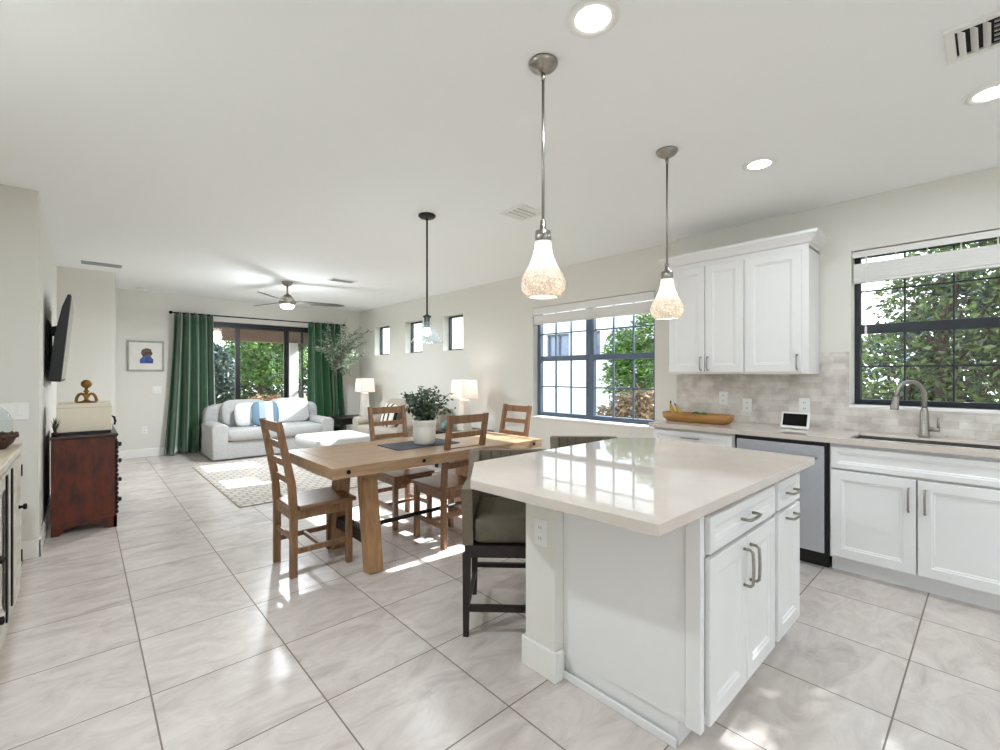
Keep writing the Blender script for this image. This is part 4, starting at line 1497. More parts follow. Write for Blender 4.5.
def sofa(t, W, D, mat, n_seat, n_back, back_h=0.80, arm_h=0.62, arm_w=0.24, cush=None, seat_z=0.47):
    """front towards -Y, origin at floor centre of the thing; local coordinates"""
    cush = cush or mat
    bx(-W / 2 + 0.02, W / 2 - 0.02, -D / 2 + 0.012, D / 2 - 0.02, 0.02, 0.29).build('skirted_base', mat, t, bevel=0.02, seg=3)
    for s_ in (-1, 1):
        xa = s_ * (W / 2 - arm_w / 2)
        # rolled arm: extruded rounded section
        sec = []
        r_ = arm_w / 2
        sec += [(xa - r_ * 0.82, 0.03), (xa + r_ * 0.82, 0.03)]
        for k in range(0, 13):
            a = -0.35 + (PI + 0.7) * k / 12
            sec.append((xa + r_ * math.cos(a), arm_h - r_ * 0.75 + r_ * 0.75 * math.sin(a)))
        MB().prism(sec, -D / 2, D / 2 - 0.12, 'y').build('arm', mat, t, bevel=0.025, seg=3)
    MB().puff((0, D / 2 - 0.13, 0.44), (W - 0.06, 0.26, back_h), 0.28, 0.2, 12, 40).build('backrest', mat, t, smooth=True)
    iw = W - 2 * arm_w
    for k in range(n_seat):
        w_ = iw / n_seat
        MB().puff((-iw / 2 + w_ * (k + 0.5), -0.125, seat_z - 0.09), (w_ + 0.06, D - 0.20, 0.19), 0.25, 0.12, 12, 40).build('seat_cushion', cush, t, smooth=True)
    for k in range(n_back):
        w_ = iw / n_back
        rot = Matrix.Rotation(R(-14), 3, 'X')
        MB().puff((-iw / 2 + w_ * (k + 0.5), D / 2 - 0.32, seat_z + 0.20), (w_ - 0.01, 0.22, 0.46), 0.45, 0.35, 14, 40, rot).build('back_cushion', cush, t, smooth=True)


t = thing('sofa', 'light grey slipcovered loveseat in front of the sliding door', 'sofa', (0, 0, 0))
sofa(t, 1.88, 0.95, M_SOFA, 1, 2, back_h=0.80, arm_h=0.57)
t.location = (2.35, 8.39, 0)
t = thing('sofa', 'beige loveseat against the wall between the two table lamps', 'sofa', (0, 0, 0))
sofa(t, 1.75, 0.90, M_BEIGE, 1, 2, back_h=0.76, arm_h=0.60)
t.location = (3.88, 6.65, 0)
t.rotation_euler = (0, 0, R(-90))


def throw_pillow(label, c, rot, s_, mat, grp=None):
    o = MB().puff((0, 0, 0), s_, 0.8, 0.55, 12, 36).build('throw_pillow', mat, smooth=True)
    o.location = c
    o.rotation_euler = rot
    return tag(o, label, 'pillow', grp)


throw_pillow('white throw pillow left of the banded one on the grey loveseat', (1.97, 8.29, 0.665), (R(76), 0, R(6)), (0.36, 0.40, 0.13), M_SOFAW)
throw_pillow('blue and white banded throw pillow on the grey loveseat', (2.22, 8.17, 0.675), (R(72), 0, R(-6)), (0.42, 0.42, 0.13), M_BANDS)
throw_pillow('black striped throw pillow leaning on the beige loveseat', (3.70, 6.72, 0.64), (R(74), 0, R(-92)), (0.46, 0.42, 0.15), M_STRIPE)

t = thing('ottoman', 'large white slipcovered ottoman behind the dining table', 'ottoman', (2.66, 6.38, 0.012))
bx(2.26, 3.06, 5.98, 6.80, 0.03, 0.30).build('skirted_base', M_SOFAW, t, bevel=0.02, seg=3)
MB().puff((2.66, 6.39, 0.375), (0.86, 0.88, 0.19), 0.3, 0.16, 12, 44).build('top_cushion', M_SOFAW, t, smooth=True)
mb = MB()
for a in (2.29, 3.03):
    for b in (6.01, 6.77):
        mb.box(a - 0.02, a + 0.02, b - 0.02, b + 0.02, 0.0125, 0.04)
mb.build('feet', M_ESPR, t)


# ---- side tables + lamps
def side_table(label, x, y, w_, d, h):
    t = thing('side_table', label, 'table', (x, y, 0), 'dark wood side tables')
    bx(x - w_ / 2, x + w_ / 2, y - d / 2, y + d / 2, h - 0.03, h).build('tabletop', M_DARKTAB, t, bevel=0.004)
    bx(x - w_ / 2 + 0.03, x + w_ / 2 - 0.03, y - d / 2 + 0.03, y + d / 2 - 0.03, h - 0.12, h - 0.03).build('apron', M_DARKTAB, t)
    for a in (-1, 1):
        for b in (-1, 1):
            bx(x + a * (w_ / 2 - 0.04) - 0.02, x + a * (w_ / 2 - 0.04) + 0.02, y + b * (d / 2 - 0.04) - 0.02, y + b * (d / 2 - 0.04) + 0.02, 0, h - 0.03).build('leg', M_DARKTAB, t, bevel=0.003)
    bx(x - w_ / 2 + 0.03, x + w_ / 2 - 0.03, y - d / 2 + 0.03, y + d / 2 - 0.03, 0.15, 0.17).build('shelf', M_DARKTAB, t)
    return t


side_table('dark wood side table in the corner by the green curtain', 3.79, 8.20, 0.80, 0.60, 0.53)
side_table('dark wood side table under the lamp nearer the dining window', 3.98, 5.10, 0.62, 0.62, 0.53)


def table_lamp(label, x, y, z):
    t = thing('table_lamp', label, 'lamp', (x, y, z), 'cream ceramic table lamps')
    mb = MB()
    sec = []
    for r_, zz in ((0.082, 0), (0.082, 0.015), (0.076, 0.02), (0.05, 0.43), (0.042, 0.44)):
        sec.append([(x + r_ * a, y + r_ * b, z + zz) for a, b in ((-1, -1), (1, -1), (1, 1), (-1, 1))])
    mb.loft(sec).build('base', M_LAMPB, t, bevel=0.006)
    MB().cyl((x, y, z + 0.43), (x, y, z + 0.60), 0.007, n=8).build('stem', M_NICKEL, t, smooth=True)
    lo, hi = [], []
    mb = MB()
    L_ = []
    for r_, zz in ((0.142, 0.455), (0.126, 0.715), (0.123, 0.715), (0.139, 0.455)):
        L_.append([(x + r_ * a, y + r_ * b, z + zz) for a, b in ((-1, -1), (0, -1), (1, -1), (1, 0), (1, 1), (0, 1), (-1, 1), (-1, 0))])
    mb.loft(L_, False, False).build('lamp_shade', M_SHADE, t)
    MB().puff((x, y, z + 0.58), (0.055, 0.055, 0.08), 1, 1).build('bulb', M_BULB, t, smooth=True)
    lamp('lamp_bulb', 'POINT', t, (0, 0, 0.60), 3.5, (1, 0.95, 0.90), 0.05)
    return t


table_lamp('cream table lamp in the corner beside the green curtain', 4.0, 8.20, 0.53)
table_lamp('cream table lamp between the sofa and the dining window', 4.0, 5.10, 0.53)
t = thing('vase', 'small teal glass vase beside the lamp nearer the dining window', 'vase', (3.80, 5.28, 0.53))
MB().lathe([(0.001, 0), (0.04, 0), (0.055, 0.04), (0.05, 0.09), (0.022, 0.12), (0.026, 0.14), (0.02, 0.14), (0.017, 0.12)], (3.80, 5.28, 0.53)).build('vessel', P('teal_glass', (0.40, 0.58, 0.58), 0.15, noise=(8, (0.55, 0.70, 0.70), (1, 1, 1))), t, smooth=True)

# ---- olive tree
x, y = 3.56, 8.66
t = thing('olive_tree', 'pale grey-green olive tree in front of the right green curtain', 'tree', (x, y, 0))
MB().lathe([(0.001, 0), (0.13, 0), (0.16, 0.28), (0.165, 0.30), (0.15, 0.30), (0.14, 0.27), (0.001, 0.27)], (x, y, 0)).build('pot', M_DARKTAB, t, smooth=True)
mb = MB()
mb.tube([(x, y, 0.25), (x + 0.02, y - 0.01, 0.8), (x + 0.0, y, 1.3), (x + 0.06, y - 0.02, 1.65)], [0.012, 0.010, 0.009, 0.008], 8)
rr_ = random.Random(11)
tips = []
for k in range(46):
    an = rr_.uniform(0, 2 * PI)
    z0 = rr_.uniform(1.3, 1.65)
    d = rr_.uniform(0.2, 0.56)
    p0 = Vector((x + 0.03, y - 0.01, z0))
    p2 = Vector((x + 0.16 + math.cos(an) * d, y - 0.12 + math.sin(an) * d * 0.45, min(2.36, z0 + rr_.uniform(0.0, 0.75))))
    p1 = (p0 + p2) / 2 + Vector((0, 0, 0.06))
    mb.tube([p0, p1, p2], [0.006, 0.004, 0.002], 5)
    tips.append((p0, p1, p2))
mb.build('trunk', M_OBARK, t)


def along2(rng, n_):
    out_ = []
    for _ in range(n_):
        p0, p1, p2 = tips[rng.integers(len(tips))]
        s_ = rng.uniform(0.35, 1.05)
        p = p0 * (1 - s_) ** 2 + p1 * 2 * s_ * (1 - s_) + p2 * s_ ** 2
        out_.append([p.x + rng.normal() * 0.015, p.y + rng.normal() * 0.015, p.z + rng.normal() * 0.015])
    return np.array(out_)


leaves(1500, along2, 0.075, M_OLV, 'foliage', t, 0.26, 0.1, 8)


# ---- curtains and rod
def curtain(label, x0, x1, xb0, xb1, yc, z0, z1, folds, seed):
    t = thing('curtain', label, 'curtain', ((x0 + x1) / 2, yc, z0), 'green velvet curtains at the sliding door')
    nx, nzv = folds * 14, 16
    rng = random.Random(seed)
    ph = [rng.uniform(0.75, 1.25) for _ in range(folds + 1)]
    front, backl = [], []
    loops = []
    for j in range(nzv + 1):
        v = j / nzv
        z = z1 + (z0 - z1) * v
        fl = v ** 1.6
        l = []
        for i in range(nx + 1):
            u = i / nx
            a = x0 + (x1 - x0) * u
            b = xb0 + (xb1 - xb0) * u
            k = u * folds
            amp = (0.055 + 0.03 * v) * ph[int(min(k, folds - 1e-6))]
            yy = yc + amp * math.sin(2 * PI * k + 0.5 * math.sin(3 * v + k))
            l.append((a + (b - a) * fl + 0.012 * v * math.sin(5 * k), yy, z))
        loops.append(l)
    mb = MB().loft(loops, False, False, closed=False)
    o = mb.build('panel', M_CURT, t, smooth=True)
    md = o.modifiers.new('thick', 'SOLIDIFY')
    md.thickness = 0.004
    mb = MB()
    for i in range(folds):
        xx = x0 + (x1 - x0) * (i + 0.5) / folds
        mb.lathe([(0.019, -0.004), (0.023, -0.004), (0.023, 0.004), (0.019, 0.004)], (0, 0, 0), 14, False, False)
        for q in range(len(mb.v) - 56, len(mb.v)):
            p = mb.v[q]
            mb.v[q] = (xx + p[2], yc + p[0], 2.335 + p[1])
    mb.build('rings', M_IRON, t)
    return t


curtain('green velvet curtain on the window side nearest the framed picture', 1.10, 1.64, 0.96, 1.72, 9.06, 0.015, 2.345, 5, 2)
curtain('green velvet curtain on the lamp side behind the olive tree', 3.24, 3.88, 3.22, 4.06, 9.06, 0.015, 2.345, 5, 4)
t = thing('curtain_rod', 'thin black curtain rod above the sliding door', 'curtain rod', (2.52, 9.06, 2.335))
MB().cyl((1.06, 9.06, 2.335), (3.95, 9.06, 2.335), 0.011, n=12).build('rod', M_IRON, t, smooth=True)
for xx in (1.05, 3.96):
    MB().puff((xx, 9.06, 2.335), (0.055, 0.055, 0.055), 1, 1).build('finial', M_IRON, t, smooth=True)
for xx in (1.075, 2.50, 3.93):
    MB().tube([(xx, 9.06, 2.335), (xx, 9.19, 2.345)], 0.008, 8).build('bracket', M_IRON, t)

# ---- framed picture
t = thing('framed_picture', 'small framed picture of a blue figure on white mat on the back wall', 'picture', (0.74, BY, 1.62))
mb = MB()
a, b, c, d, f = 0.505, 0.975, 1.375, 1.86, 0.025
mb.box(a, b, BY - 0.022, BY, c, c + f).box(a, b, BY - 0.022, BY, d - f, d).box(a, a + f, BY - 0.022, BY, c + f, d - f).box(b - f, b, BY - 0.022, BY, c + f, d - f)
mb.build('frame', P('pewter_frame', (0.66, 0.65, 0.62), 0.4, 0.4, noise=(9, (0.58, 0.57, 0.54), (1, 1, 1))), t, bevel=0.003)
bx(a + f, b - f, BY - 0.010, BY, c + f, d - f).build('mat_board', M_CER, t)
pr = thing('print', None, None, (0, 0, 0))
COL.objects.unlink(pr)
bpy.data.objects.remove(pr)
MB().prism([(0.665, 1.50), (0.83, 1.50), (0.835, 1.56), (0.80, 1.61), (0.70, 1.61), (0.66, 1.56)], BY - 0.012, BY - 0.010, 'y').build('blue_shape', P('print_blue', (0.16, 0.24, 0.50), 0.7, noise=(14, (0.30, 0.40, 0.66), (1, 1, 1))), t)
MB().prism([(0.70, 1.61), (0.80, 1.61), (0.825, 1.66), (0.80, 1.73), (0.745, 1.745), (0.69, 1.72), (0.675, 1.66)], BY - 0.012, BY - 0.010, 'y').build('dark_shape', P('print_dark', (0.16, 0.14, 0.13), 0.7, noise=(30, (0.50, 0.42, 0.34), (1, 1, 1))), t)

# ------------------------------------------------------------------ television side
t = thing('television', 'black television tilted forward on a wall bracket', 'television', (-0.17, 5.93, 1.63))
rot = Matrix.Rotation(R(5.0), 3, 'Y')
tc_ = Vector((-0.125, 5.93, 1.635))
mb = MB().prism([(0.018, -0.372), (0.018, 0.372), (-0.004, 0.372), (-0.03, 0.26), (-0.055, 0.0), (-0.060, -0.372)], -0.64, 0.64, 'y')
mb.v = [tuple(rot @ Vector(p) + tc_) for p in mb.v]
mb.build('rear_shell', M_BLACK, t, bevel=0.004)
rbox(tc_ + rot @ Vector((0.0197, 0, 0.006)), (0.002, 1.255, 0.71), rot).build('screen', M_SCREEN, t)
mb = MB()
mb.box(-0.2395, -0.222, 5.62, 6.24, 1.36, 1.80)
mb.beam((-0.225, 5.75, 1.72), (-0.16, 5.75, 1.74), 0.05, 0.06).beam((-0.225, 6.11, 1.72), (-0.16, 6.11, 1.74), 0.05, 0.06)
mb.beam((-0.225, 5.75, 1.46), (-0.185, 5.75, 1.46), 0.05, 0.06).beam((-0.225, 6.11, 1.46), (-0.185, 6.11, 1.46), 0.05, 0.06)
mb.build('wall_bracket', M_IRON, t)

# ---- mahogany dresser
DXa, DXb, DYa, DYb, DH = -0.195, 0.205, 5.17, 6.25, 0.815
t = thing('dresser', 'dark mahogany chest of drawers under the television', 'dresser', ((DXa + DXb) / 2, (DYa + DYb) / 2, 0))
bx(DXa, DXb, DYa, DYb, 0.10, DH - 0.025).build('carcass', M_MAHOG, t, bevel=0.003)
bx(DXa - 0.005, DXb + 0.02, DYa - 0.015, DYb + 0.015, DH - 0.025, DH).build('dresser_top', M_MAHOGD, t, bevel=0.008)
for s_, ya in ((0, DYa), (1, DYb)):
    yy0, yy1 = (ya, ya + 0.022) if s_ == 0 else (ya - 0.022, ya)
    poly = [(DXa, 0.0), (DXa + 0.05, 0.0), (DXa + 0.075, 0.04), (DXa + 0.14, 0.062), (DXb - 0.14, 0.062), (DXb - 0.075, 0.04), (DXb - 0.05, 0.0), (DXb + 0.012, 0.0), (DXb + 0.012, 0.10), (DXa, 0.10)]
    MB().prism(poly, yy0, yy1, 'y').build('bracket_foot', M_MAHOG, t, bevel=0.002)
poly = [(DYa, 0), (DYa + 0.06, 0), (DYa + 0.1, 0.05), (DYa + 0.2, 0.065), (DYb - 0.2, 0.065), (DYb - 0.1, 0.05), (DYb - 0.06, 0), (DYb, 0), (DYb, 0.10), (DYa, 0.10)]
MB().prism(poly, DXb - 0.012, DXb + 0.012, 'x').build('front_skirt', M_MAHOGD, t, bevel=0.002)
z0 = 0.115
for h in (0.185, 0.175, 0.16, 0.135):
    dr = MB().loft(panel_loops(DYa + 0.035, DYb - 0.035, z0, z0 + h - 0.012, lambda u, v, w_: (DXb + w_, u, v), th=0.018, st=0.03)).build('drawer', M_MAHOGD, t)
    for yk in (DYa + 0.18, DYb - 0.18):
        mb = MB()
        mb.tube([(DXb + 0.01, yk, z0 + h * 0.46), (DXb + 0.024, yk, z0 + h * 0.46), (DXb + 0.032, yk, z0 + h * 0.46), (DXb + 0.046, yk, z0 + h * 0.46), (DXb + 0.052, yk, z0 + h * 0.46)], [0.012, 0.009, 0.02, 0.02, 0.008], 12)
        mb.build('knob', M_MAHOGD, dr, smooth=True)
    z0 += h
mb = MB()
for k in range(16):
    zz = 0.13 + 0.04 * k
    mb.puff((DXb + 0.012, DYa + 0.017, zz), (0.026, 0.03, 0.036), 1, 1, 6, 10)
mb.build('carved_pilaster', M_MAHOGD, t, smooth=True)

t = thing('record_player', 'cream box with a dark base and small handle on the dresser', 'box', (0.01, 5.42, DH))
bx(-0.165, 0.185, 5.27, 5.62, DH + 0.022, DH + 0.262).build('case', M_CREAM, t, bevel=0.006)
bx(-0.16, 0.18, 5.275, 5.615, DH, DH + 0.022).build('dark_base', M_ESPR, t)
bx(-0.167, 0.187, 5.268, 5.622, DH + 0.225, DH + 0.229).build('lid_seam', P('seam_tan', (0.78, 0.74, 0.66), 0.5, noise=(5, (0.74, 0.70, 0.62), (1, 1, 1))), t)
MB().tube([(0.185, 5.34, DH + 0.14), (0.205, 5.34, DH + 0.13), (0.212, 5.34, DH + 0.09), (0.205, 5.34, DH + 0.06)], [0.007, 0.009, 0.009, 0.007], 8).build('handle', M_IRON, t, smooth=True)
t['label'] = 'cream lidded box with a dark base and side handle on the dresser'
t.name = 'storage_box'

# gold ornament: two scrolled arms, a neck and a round finial
gz = DH + 0.262
t = thing('gold_ornament', 'gold scrolled ornament with a round finial on the cream box', 'ornament', (0.02, 5.40, gz))
mb = MB()
for s_ in (-1, 1):
    pts = []
    for k in range(9):
        a = PI * k / 8
        pts.append((0.02 + s_ * (0.033 + 0.033 * -math.cos(a) * -1 * 1.0), 5.40, gz + 0.012 + 0.068 * math.sin(a)))
    mb.tube(pts, 0.0115, 8)
mb.build('scrolls', M_GOLD, t, smooth=True)
MB().lathe([(0.001, 0), (0.07, 0), (0.07, 0.01), (0.03, 0.016), (0.014, 0.03), (0.012, 0.09), (0.022, 0.10), (0.012, 0.112), (0.010, 0.13)], (0.02, 5.40, gz)).build('neck', M_GOLD, t, smooth=True)
MB().puff((0.02, 5.40, gz + 0.165), (0.075, 0.075, 0.075), 1, 1).build('finial', M_GOLD, t, smooth=True)

t = thing('grass_plant', 'small spiky dark grass plant at the wall edge of the dresser', 'plant', (-0.175, 5.24, DH))
MB().lathe([(0.001, 0), (0.018, 0), (0.022, 0.03), (0.018, 0.03), (0.001, 0.025)], (-0.175, 5.24, DH)).build('pot', M_MAHOGD, t, smooth=True)
mb = MB()
rg = random.Random(5)
for k in range(26):
    an = rg.uniform(0, 2 * PI)
    h = rg.uniform(0.06, 0.14)
    d = rg.uniform(0.005, 0.04)
    b0 = Vector((-0.175, 5.24, DH + 0.02))
    mb.tube([b0, b0 + Vector((math.cos(an) * d * 0.4, math.sin(an) * d * 0.4, h * 0.6)), b0 + Vector((math.cos(an) * d, math.sin(an) * d, h))], [0.003, 0.0025, 0.0006], 4)
mb.build('blades', P('dark_grass', (0.16, 0.18, 0.12), 0.7, noise=(9, (0.26, 0.28, 0.17), (1, 1, 1))), t)

# ---- distressed sideboard on the left edge
SX0, SX1, SY0, SY1, SH = -0.70, -0.30, 2.05, 4.09, 0.90
t = thing('sideboard', 'distressed white sideboard with black iron hardware by the switch wall', 'sideboard', ((SX0 + SX1) / 2, (SY0 + SY1) / 2, 0))
bx(SX0, SX1, SY0 + 0.02, SY1 - 0.02, 0.07, SH - 0.035).build('carcass', M_SIDEB, t, bevel=0.003)
bx(SX0 - 0.003, SX1 + 0.025, SY0, SY1, SH - 0.035, SH).build('sideboard_top', M_SIDET, t, bevel=0.005)
bx(SX1 + 0.022, SX1 + 0.027, SY0, SY1, SH - 0.034, SH - 0.002).build('top_edge', M_SIDEB, t)
bx(SX0, SX1 + 0.012, SY0 + 0.01, SY1 - 0.01, 0, 0.075).build('plinth', M_SIDEB, t, bevel=0.004)
W4 = (SY1 - SY0 - 0.08) / 3
for k in range(3):
    a = SY0 + 0.04 + W4 * k + 0.01
    b = a + W4 - 0.02
    dr = MB().loft(panel_loops(a, b, 0.10, SH - 0.06, lambda u, v, w_: (SX1 + w_, u, v), th=0.02, st=0.07)).build('door', M_SIDEB, t)
    ys = a + 0.10 if k == 2 else b - 0.10
    bx(SX1 + 0.019, SX1 + 0.027, ys - 0.022, ys + 0.022, 0.11, SH - 0.07).build('iron_strap', M_IRON, dr, bevel=0.002)
    for zz in (0.28, 0.54):
        mb = MB()
        yk = b - 0.13 if k == 2 else a + 0.10
        mb.tube([(SX1 + 0.018, yk, zz), (SX1 + 0.034, yk, zz), (SX1 + 0.038, yk, zz), (SX1 + 0.05, yk, zz), (SX1 + 0.054, yk, zz)], [0.012, 0.007, 0.017, 0.018, 0.008], 12)
        if zz == 0.54 or k != 2:
            mb.build('knob', M_IRON, dr, smooth=True)
    for zz in (0.22, 0.74):
        yh = b - 0.012 if k == 2 else a + 0.012
        bx(SX1 + 0.019, SX1 + 0.026, yh - 0.011, yh + 0.011, zz - 0.035, zz + 0.035).build('hinge', M_IRON, dr, bevel=0.002)

t = thing('wicker_basket', 'brown woven basket bowl on the sideboard', 'basket', (-0.405, 3.86, SH))
prof = [(0.001, 0), (0.075, 0), (0.105, 0.03), (0.12, 0.065), (0.122, 0.075), (0.112, 0.075), (0.098, 0.035), (0.07, 0.012), (0.001, 0.012)]
MB().lathe(prof, (-0.405, 3.86, SH), 32).build('weave', M_WICK, t, smooth=True)
mb = MB()
for k in range(28):
    a = 2 * PI * k / 28
    mb.tube([(-0.405 + 0.119 * math.cos(a), 3.86 + 0.119 * math.sin(a), SH + 0.066 + 0.008 * (k % 2)), (-0.405 + 0.119 * math.cos(a + 0.26), 3.86 + 0.119 * math.sin(a + 0.26), SH + 0.084 - 0.008 * (k % 2))], 0.010, 6)
mb.build('braided_rim', M_WICK, t, smooth=True)
t = thing('glass_cloche', 'clear glass globe standing in the woven basket on the sideboard', 'glass globe', (-0.40, 3.86, SH + 0.0125))
MB().puff((-0.395, 3.86, SH + 0.135), (0.19, 0.19, 0.235), 1, 1, 16, 28).build('globe', M_SHADEGLASS, t, smooth=True)

# ------------------------------------------------------------------ outside
struct(bx(4.5, 40, -20, 40, -0.25, -0.12).build('ground_side', M_GRASS))
struct(bx(-25, 4.5, 12.6, 60, -0.25, -0.06).build('ground_back', M_GRASS))
struct(bx(-25, 4.5, -30, -3.7, -0.25, -0.06).build('ground_rear', M_PAVER))
struct(bx(0.0, 4.5, 9.35, 12.6, -0.25, -0.02).build('floor_patio', M_PAVER))
struct(bx(-0.5, 4.9, 9.35, 12.4, 2.50, 2.60).build('ceiling_patio', M_SOFFIT))
struct(bx(-0.5, 4.9, 12.1, 12.4, 2.12, 2.50).build('trim_patio_beam', M_SOFFIT))
struct(bx(3.83, 4.05, 12.02, 12.30, -0.02, 2.12).build('trim_patio_column', M_STUCCO, bevel=0.01))
# screened side of the patio: dark framed screen panels
mb = MB()
for yy in (9.60, 10.35, 11.1, 11.80):
    mb.box(4.04, 4.08, yy - 0.03, yy + 0.03, -0.02, 2.5)
mb.box(4.04, 4.08, 9.4, 12.02, 2.02, 2.09).box(4.04, 4.08, 9.4, 12.02, 0.85, 0.91).box(4.04, 4.08, 9.4, 12.02, -0.02, 0.05)
mb.box(4.05, 4.07, 12.3, 12.34, -0.02, 2.09)
struct(mb.build('window_patio_screen', M_DOORF))

# neighbour's house across the side yard
HX = 10.0
b_ = thing('house', 'white stucco neighbour house seen through the dining window', 'house', (HX, 9, -0.12))
us = [4.0, 5.95, 6.35, 6.98, 7.42, 8.02, 8.86, 10.4, 11.3, 16.0]
holes = [(8.02, 8.86, 1.70, 2.47), (6.98, 7.42, 1.70, 2.47), (5.95, 6.35, 2.0, 2.40), (10.4, 11.3, 1.3, 2.4)]
mb = MB()
vs = sorted({-0.12, 3.9, *[h[2] for h in holes], *[h[3] for h in holes]})
for i in range(len(us) - 1):
    for j in range(len(vs) - 1):
        cu, cv = (us[i] + us[i + 1]) / 2, (vs[j] + vs[j + 1]) / 2
        if not any(h[0] < cu < h[1] and h[2] < cv < h[3] for h in holes):
            mb.box(HX, HX + 0.2, us[i], us[i + 1], vs[j], vs[j + 1])
mb.box(HX + 0.2, HX + 6, 4.0, 4.2, -0.12, 3.9).box(HX + 0.2, HX + 6, 15.8, 16.0, -0.12, 3.9).box(HX + 5.8, HX + 6, 4.2, 15.8, -0.12, 3.9)
mb.build('walls', M_STUCCO, b_)
MB().loft([[(HX - 0.4, 3.6, 3.9), (HX + 6.4, 3.6, 3.9), (HX + 6.4, 16.4, 3.9), (HX - 0.4, 16.4, 3.9)],
           [(HX - 0.4, 3.6, 4.02), (HX + 6.4, 3.6, 4.02), (HX + 6.4, 16.4, 4.02), (HX - 0.4, 16.4, 4.02)],
           [(HX + 2.6, 6.6, 5.0), (HX + 3.4, 6.6, 5.0), (HX + 3.4, 13.4, 5.0), (HX + 2.6, 13.4, 5.0)]]).build('roof', M_ROOF, b_)
for h in holes:
    f = MB()
    f.box(HX + 0.06, HX + 0.12, h[0], h[0] + 0.05, h[2], h[3]).box(HX + 0.06, HX + 0.12, h[1] - 0.05, h[1], h[2], h[3])
    f.box(HX + 0.06, HX + 0.12, h[0], h[1], h[2], h[2] + 0.05).box(HX + 0.06, HX + 0.12, h[0], h[1], h[3] - 0.05, h[3])
    f.box(HX + 0.06, HX + 0.12, (h[0] + h[1]) / 2 - 0.02, (h[0] + h[1]) / 2 + 0.02, h[2], h[3])
    fo = f.build('window_frame', M_FRAMEG, b_)
    bx(HX + 0.12, HX + 0.14, h[0], h[1], h[2], h[3]).build('pane', P('dusk_glass', (0.42, 0.46, 0.56), 0.15, noise=(2, (0.50, 0.54, 0.62), (1, 1, 1))), fo)


def tree(name, label, cat, loc, trunk_h, bl, n_, size, mat, seed, trunk_r=0.06, group=None, branches=None, droop=0.2, aspect=0.45):
    t = thing(name, label, cat, loc, group)
    x, y, z = loc
    mb = MB()
    rg = random.Random(seed)
    mb.tube([(x, y, z), (x + rg.uniform(-.08, .08), y + rg.uniform(-.08, .08), z + trunk_h * 0.5), (x + rg.uniform(-.1, .1), y + rg.uniform(-.1, .1), z + trunk_h)], [trunk_r, trunk_r * 0.85, trunk_r * 0.6], 9)
    for b in bl:
        mb.tube([(x, y, z + trunk_h * rg.uniform(0.3, 0.8)), ((x + b[0]) / 2 + rg.uniform(-.1, .1), (y + b[1]) / 2, (z + trunk_h * 0.7 + b[2]) / 2), (b[0], b[1], b[2])], [trunk_r * 0.55, trunk_r * 0.35, trunk_r * 0.15], 6)
    mb.build('trunk', M_BARK, t, smooth=True)
    leaves(n_, blobs(bl), size, mat, 'foliage', t, aspect, droop, seed)
    return t


# shrub tree right outside the sink window
tree('shrub_tree', 'dense leafy tree with a reddish trunk outside the sink window', 'tree', (6.15, 0.32, -0.12), 2.2,
     [(6.2, 0.75, 1.35, 0.55, 0.5, 0.55), (6.1, 0.0, 1.35, 0.55, 0.55, 0.5), (6.3, -0.5, 1.5, 0.6, 0.6, 0.6), (6.2, 0.15, 2.15, 0.55, 0.55, 0.5),
      (6.3, -0.45, 2.4, 0.55, 0.6, 0.55), (6.1, 0.55, 2.05, 0.35, 0.3, 0.3), (6.4, -1.0, 2.0, 0.6, 0.6, 0.7), (6.3, 0.9, 0.8, 0.5, 0.5, 0.5), (6.2, 0.1, 0.75, 0.5, 0.6, 0.4),
      (6.5, 0.35, 3.0, 0.7, 0.6, 0.5), (6.6, -0.5, 3.2, 0.7, 0.65, 0.6), (7.0, 0.1, 3.5, 0.7, 0.7, 0.45)],  # upper crown blobs out of view, added to block sun into the kitchen
     18000, 0.078, M_LEAF1, 21, 0.055)
tree('hedge_bush', 'tall green hedge bush behind the window tree', 'bush', (7.9, -0.2, -0.12), 1.2,
     [(7.9, 0.9, 1.1, 0.7, 0.8, 0.8), (7.9, -0.4, 1.2, 0.7, 0.8, 1.0), (8.0, 0.2, 1.9, 0.6, 0.7, 0.5), (7.9, -1.2, 1.4, 0.7, 0.8, 1.0), (8.2, 0.7, 0.6, 0.6, 0.9, 0.6), (8.2, -0.3, 2.5, 0.6, 0.9, 0.5)], 12000, 0.13, M_LEAF3, 33, 0.05)
tree('garden_bush', 'bright feathery green bush outside the dining window', 'bush', (8.4, 4.7, -0.12), 1.5,
     [(8.4, 4.45, 2.25, 0.55, 0.55, 0.50), (8.4, 4.95, 1.6, 0.6, 0.7, 0.55), (8.3, 4.25, 1.45, 0.6, 0.62, 0.6), (8.4, 4.05, 2.5, 0.5, 0.5, 0.45), (8.4, 4.6, 0.9, 0.5, 0.7, 0.4), (8.5, 5.35, 1.9, 0.45, 0.4, 0.45), (8.5, 5.4, 1.2, 0.45, 0.4, 0.4)], 7500, 0.15, M_LEAF2, 41, 0.035, aspect=0.25)
tree('ornamental_shrub', 'low brownish ornamental shrub in front of the bright bush', 'bush', (7.0, 4.05, -0.12), 0.5,
     [(7.0, 4.1, 0.66, 0.42, 0.52, 0.45), (7.0, 3.6, 0.66, 0.42, 0.45, 0.48), (7.0, 4.6, 0.45, 0.33, 0.38, 0.38)], 2200, 0.12, M_LEAF4, 43, 0.03)

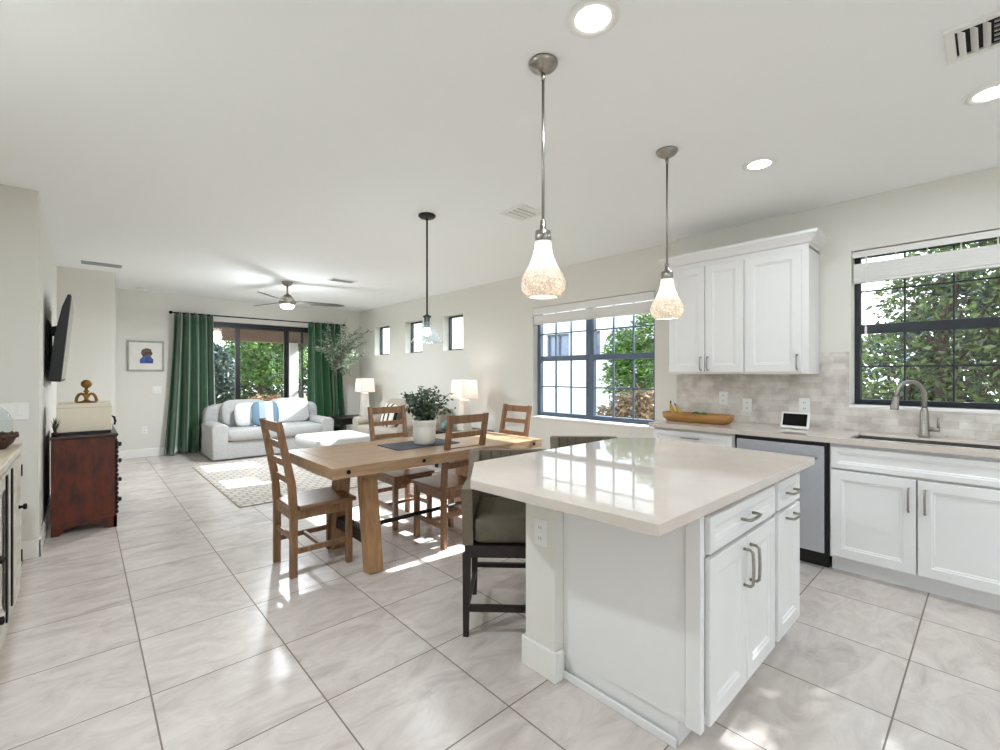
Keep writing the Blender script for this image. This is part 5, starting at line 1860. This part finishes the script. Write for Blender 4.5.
# back garden beyond the patio
tree('garden_tree', 'bright green spreading tree beyond the patio', 'tree', (4.9, 18.5, -0.06), 2.0,
     [(4.6, 18.3, 2.2, 1.0, 0.9, 0.8), (5.6, 18.6, 2.0, 1.0, 0.9, 0.9), (5.2, 18.3, 1.4, 1.1, 0.9, 0.5), (5.9, 18.4, 2.9, 1.0, 0.9, 0.6), (4.3, 18.6, 2.9, 0.7, 0.7, 0.5)], 8000, 0.17, M_LEAF2, 51, 0.09)
tree('shade_tree', 'dark bluish tree at the edge of the patio view', 'tree', (2.95, 16.0, -0.06), 1.6,
     [(2.95, 16.0, 1.45, 0.55, 0.6, 0.7), (2.75, 15.9, 1.8, 0.45, 0.5, 0.5), (3.1, 16.0, 0.9, 0.5, 0.6, 0.4)], 4200, 0.17, M_LEAF3, 53, 0.10)
for k, (xx, yy, hh, lb, mt) in enumerate([
        (1.6, 22.0, 2.4, 'dark hedge bush at the far end of the back garden, behind the shade tree', M_LEAF3),
        (4.2, 22.0, 2.2, 'green hedge bush behind the trunk of the bright tree', M_LEAF1),
        (6.8, 22.0, 3.0, 'tall hedge bush behind the crown of the bright tree', M_LEAF1),
        (2.9, 24.6, 2.6, 'hedge bush of the rear row, seen between shade tree and bright tree', M_LEAF1),
        (6.0, 24.6, 3.0, 'hedge bush behind the bright tree in the rear row', M_LEAF1),
        (9.4, 22.0, 3.2, 'tall hedge bush behind the patio column', M_LEAF1)]):
    tree('hedge_bush', lb, 'bush', (xx, yy, -0.06), 0.8, [(xx, yy, hh * 0.35, 1.1, 0.7, hh * 0.42), (xx + 0.3, yy, hh * 0.7, 0.9, 0.6, hh * 0.35)], 3600, 0.22, mt, 60 + k, 0.06, 'hedge along the back garden')
tree('flower_shrub', 'low reddish flowering shrub on the lawn beyond the patio', 'bush', (4.6, 16.6, -0.06), 0.3,
     [(4.4, 16.6, 0.35, 0.55, 0.3, 0.28), (5.0, 16.7, 0.35, 0.4, 0.3, 0.28)], 700, 0.12, leaf_mat('flower_leaf', (0.36, 0.40, 0.22), (0.74, 0.46, 0.36), 0.3), 71, 0.02)
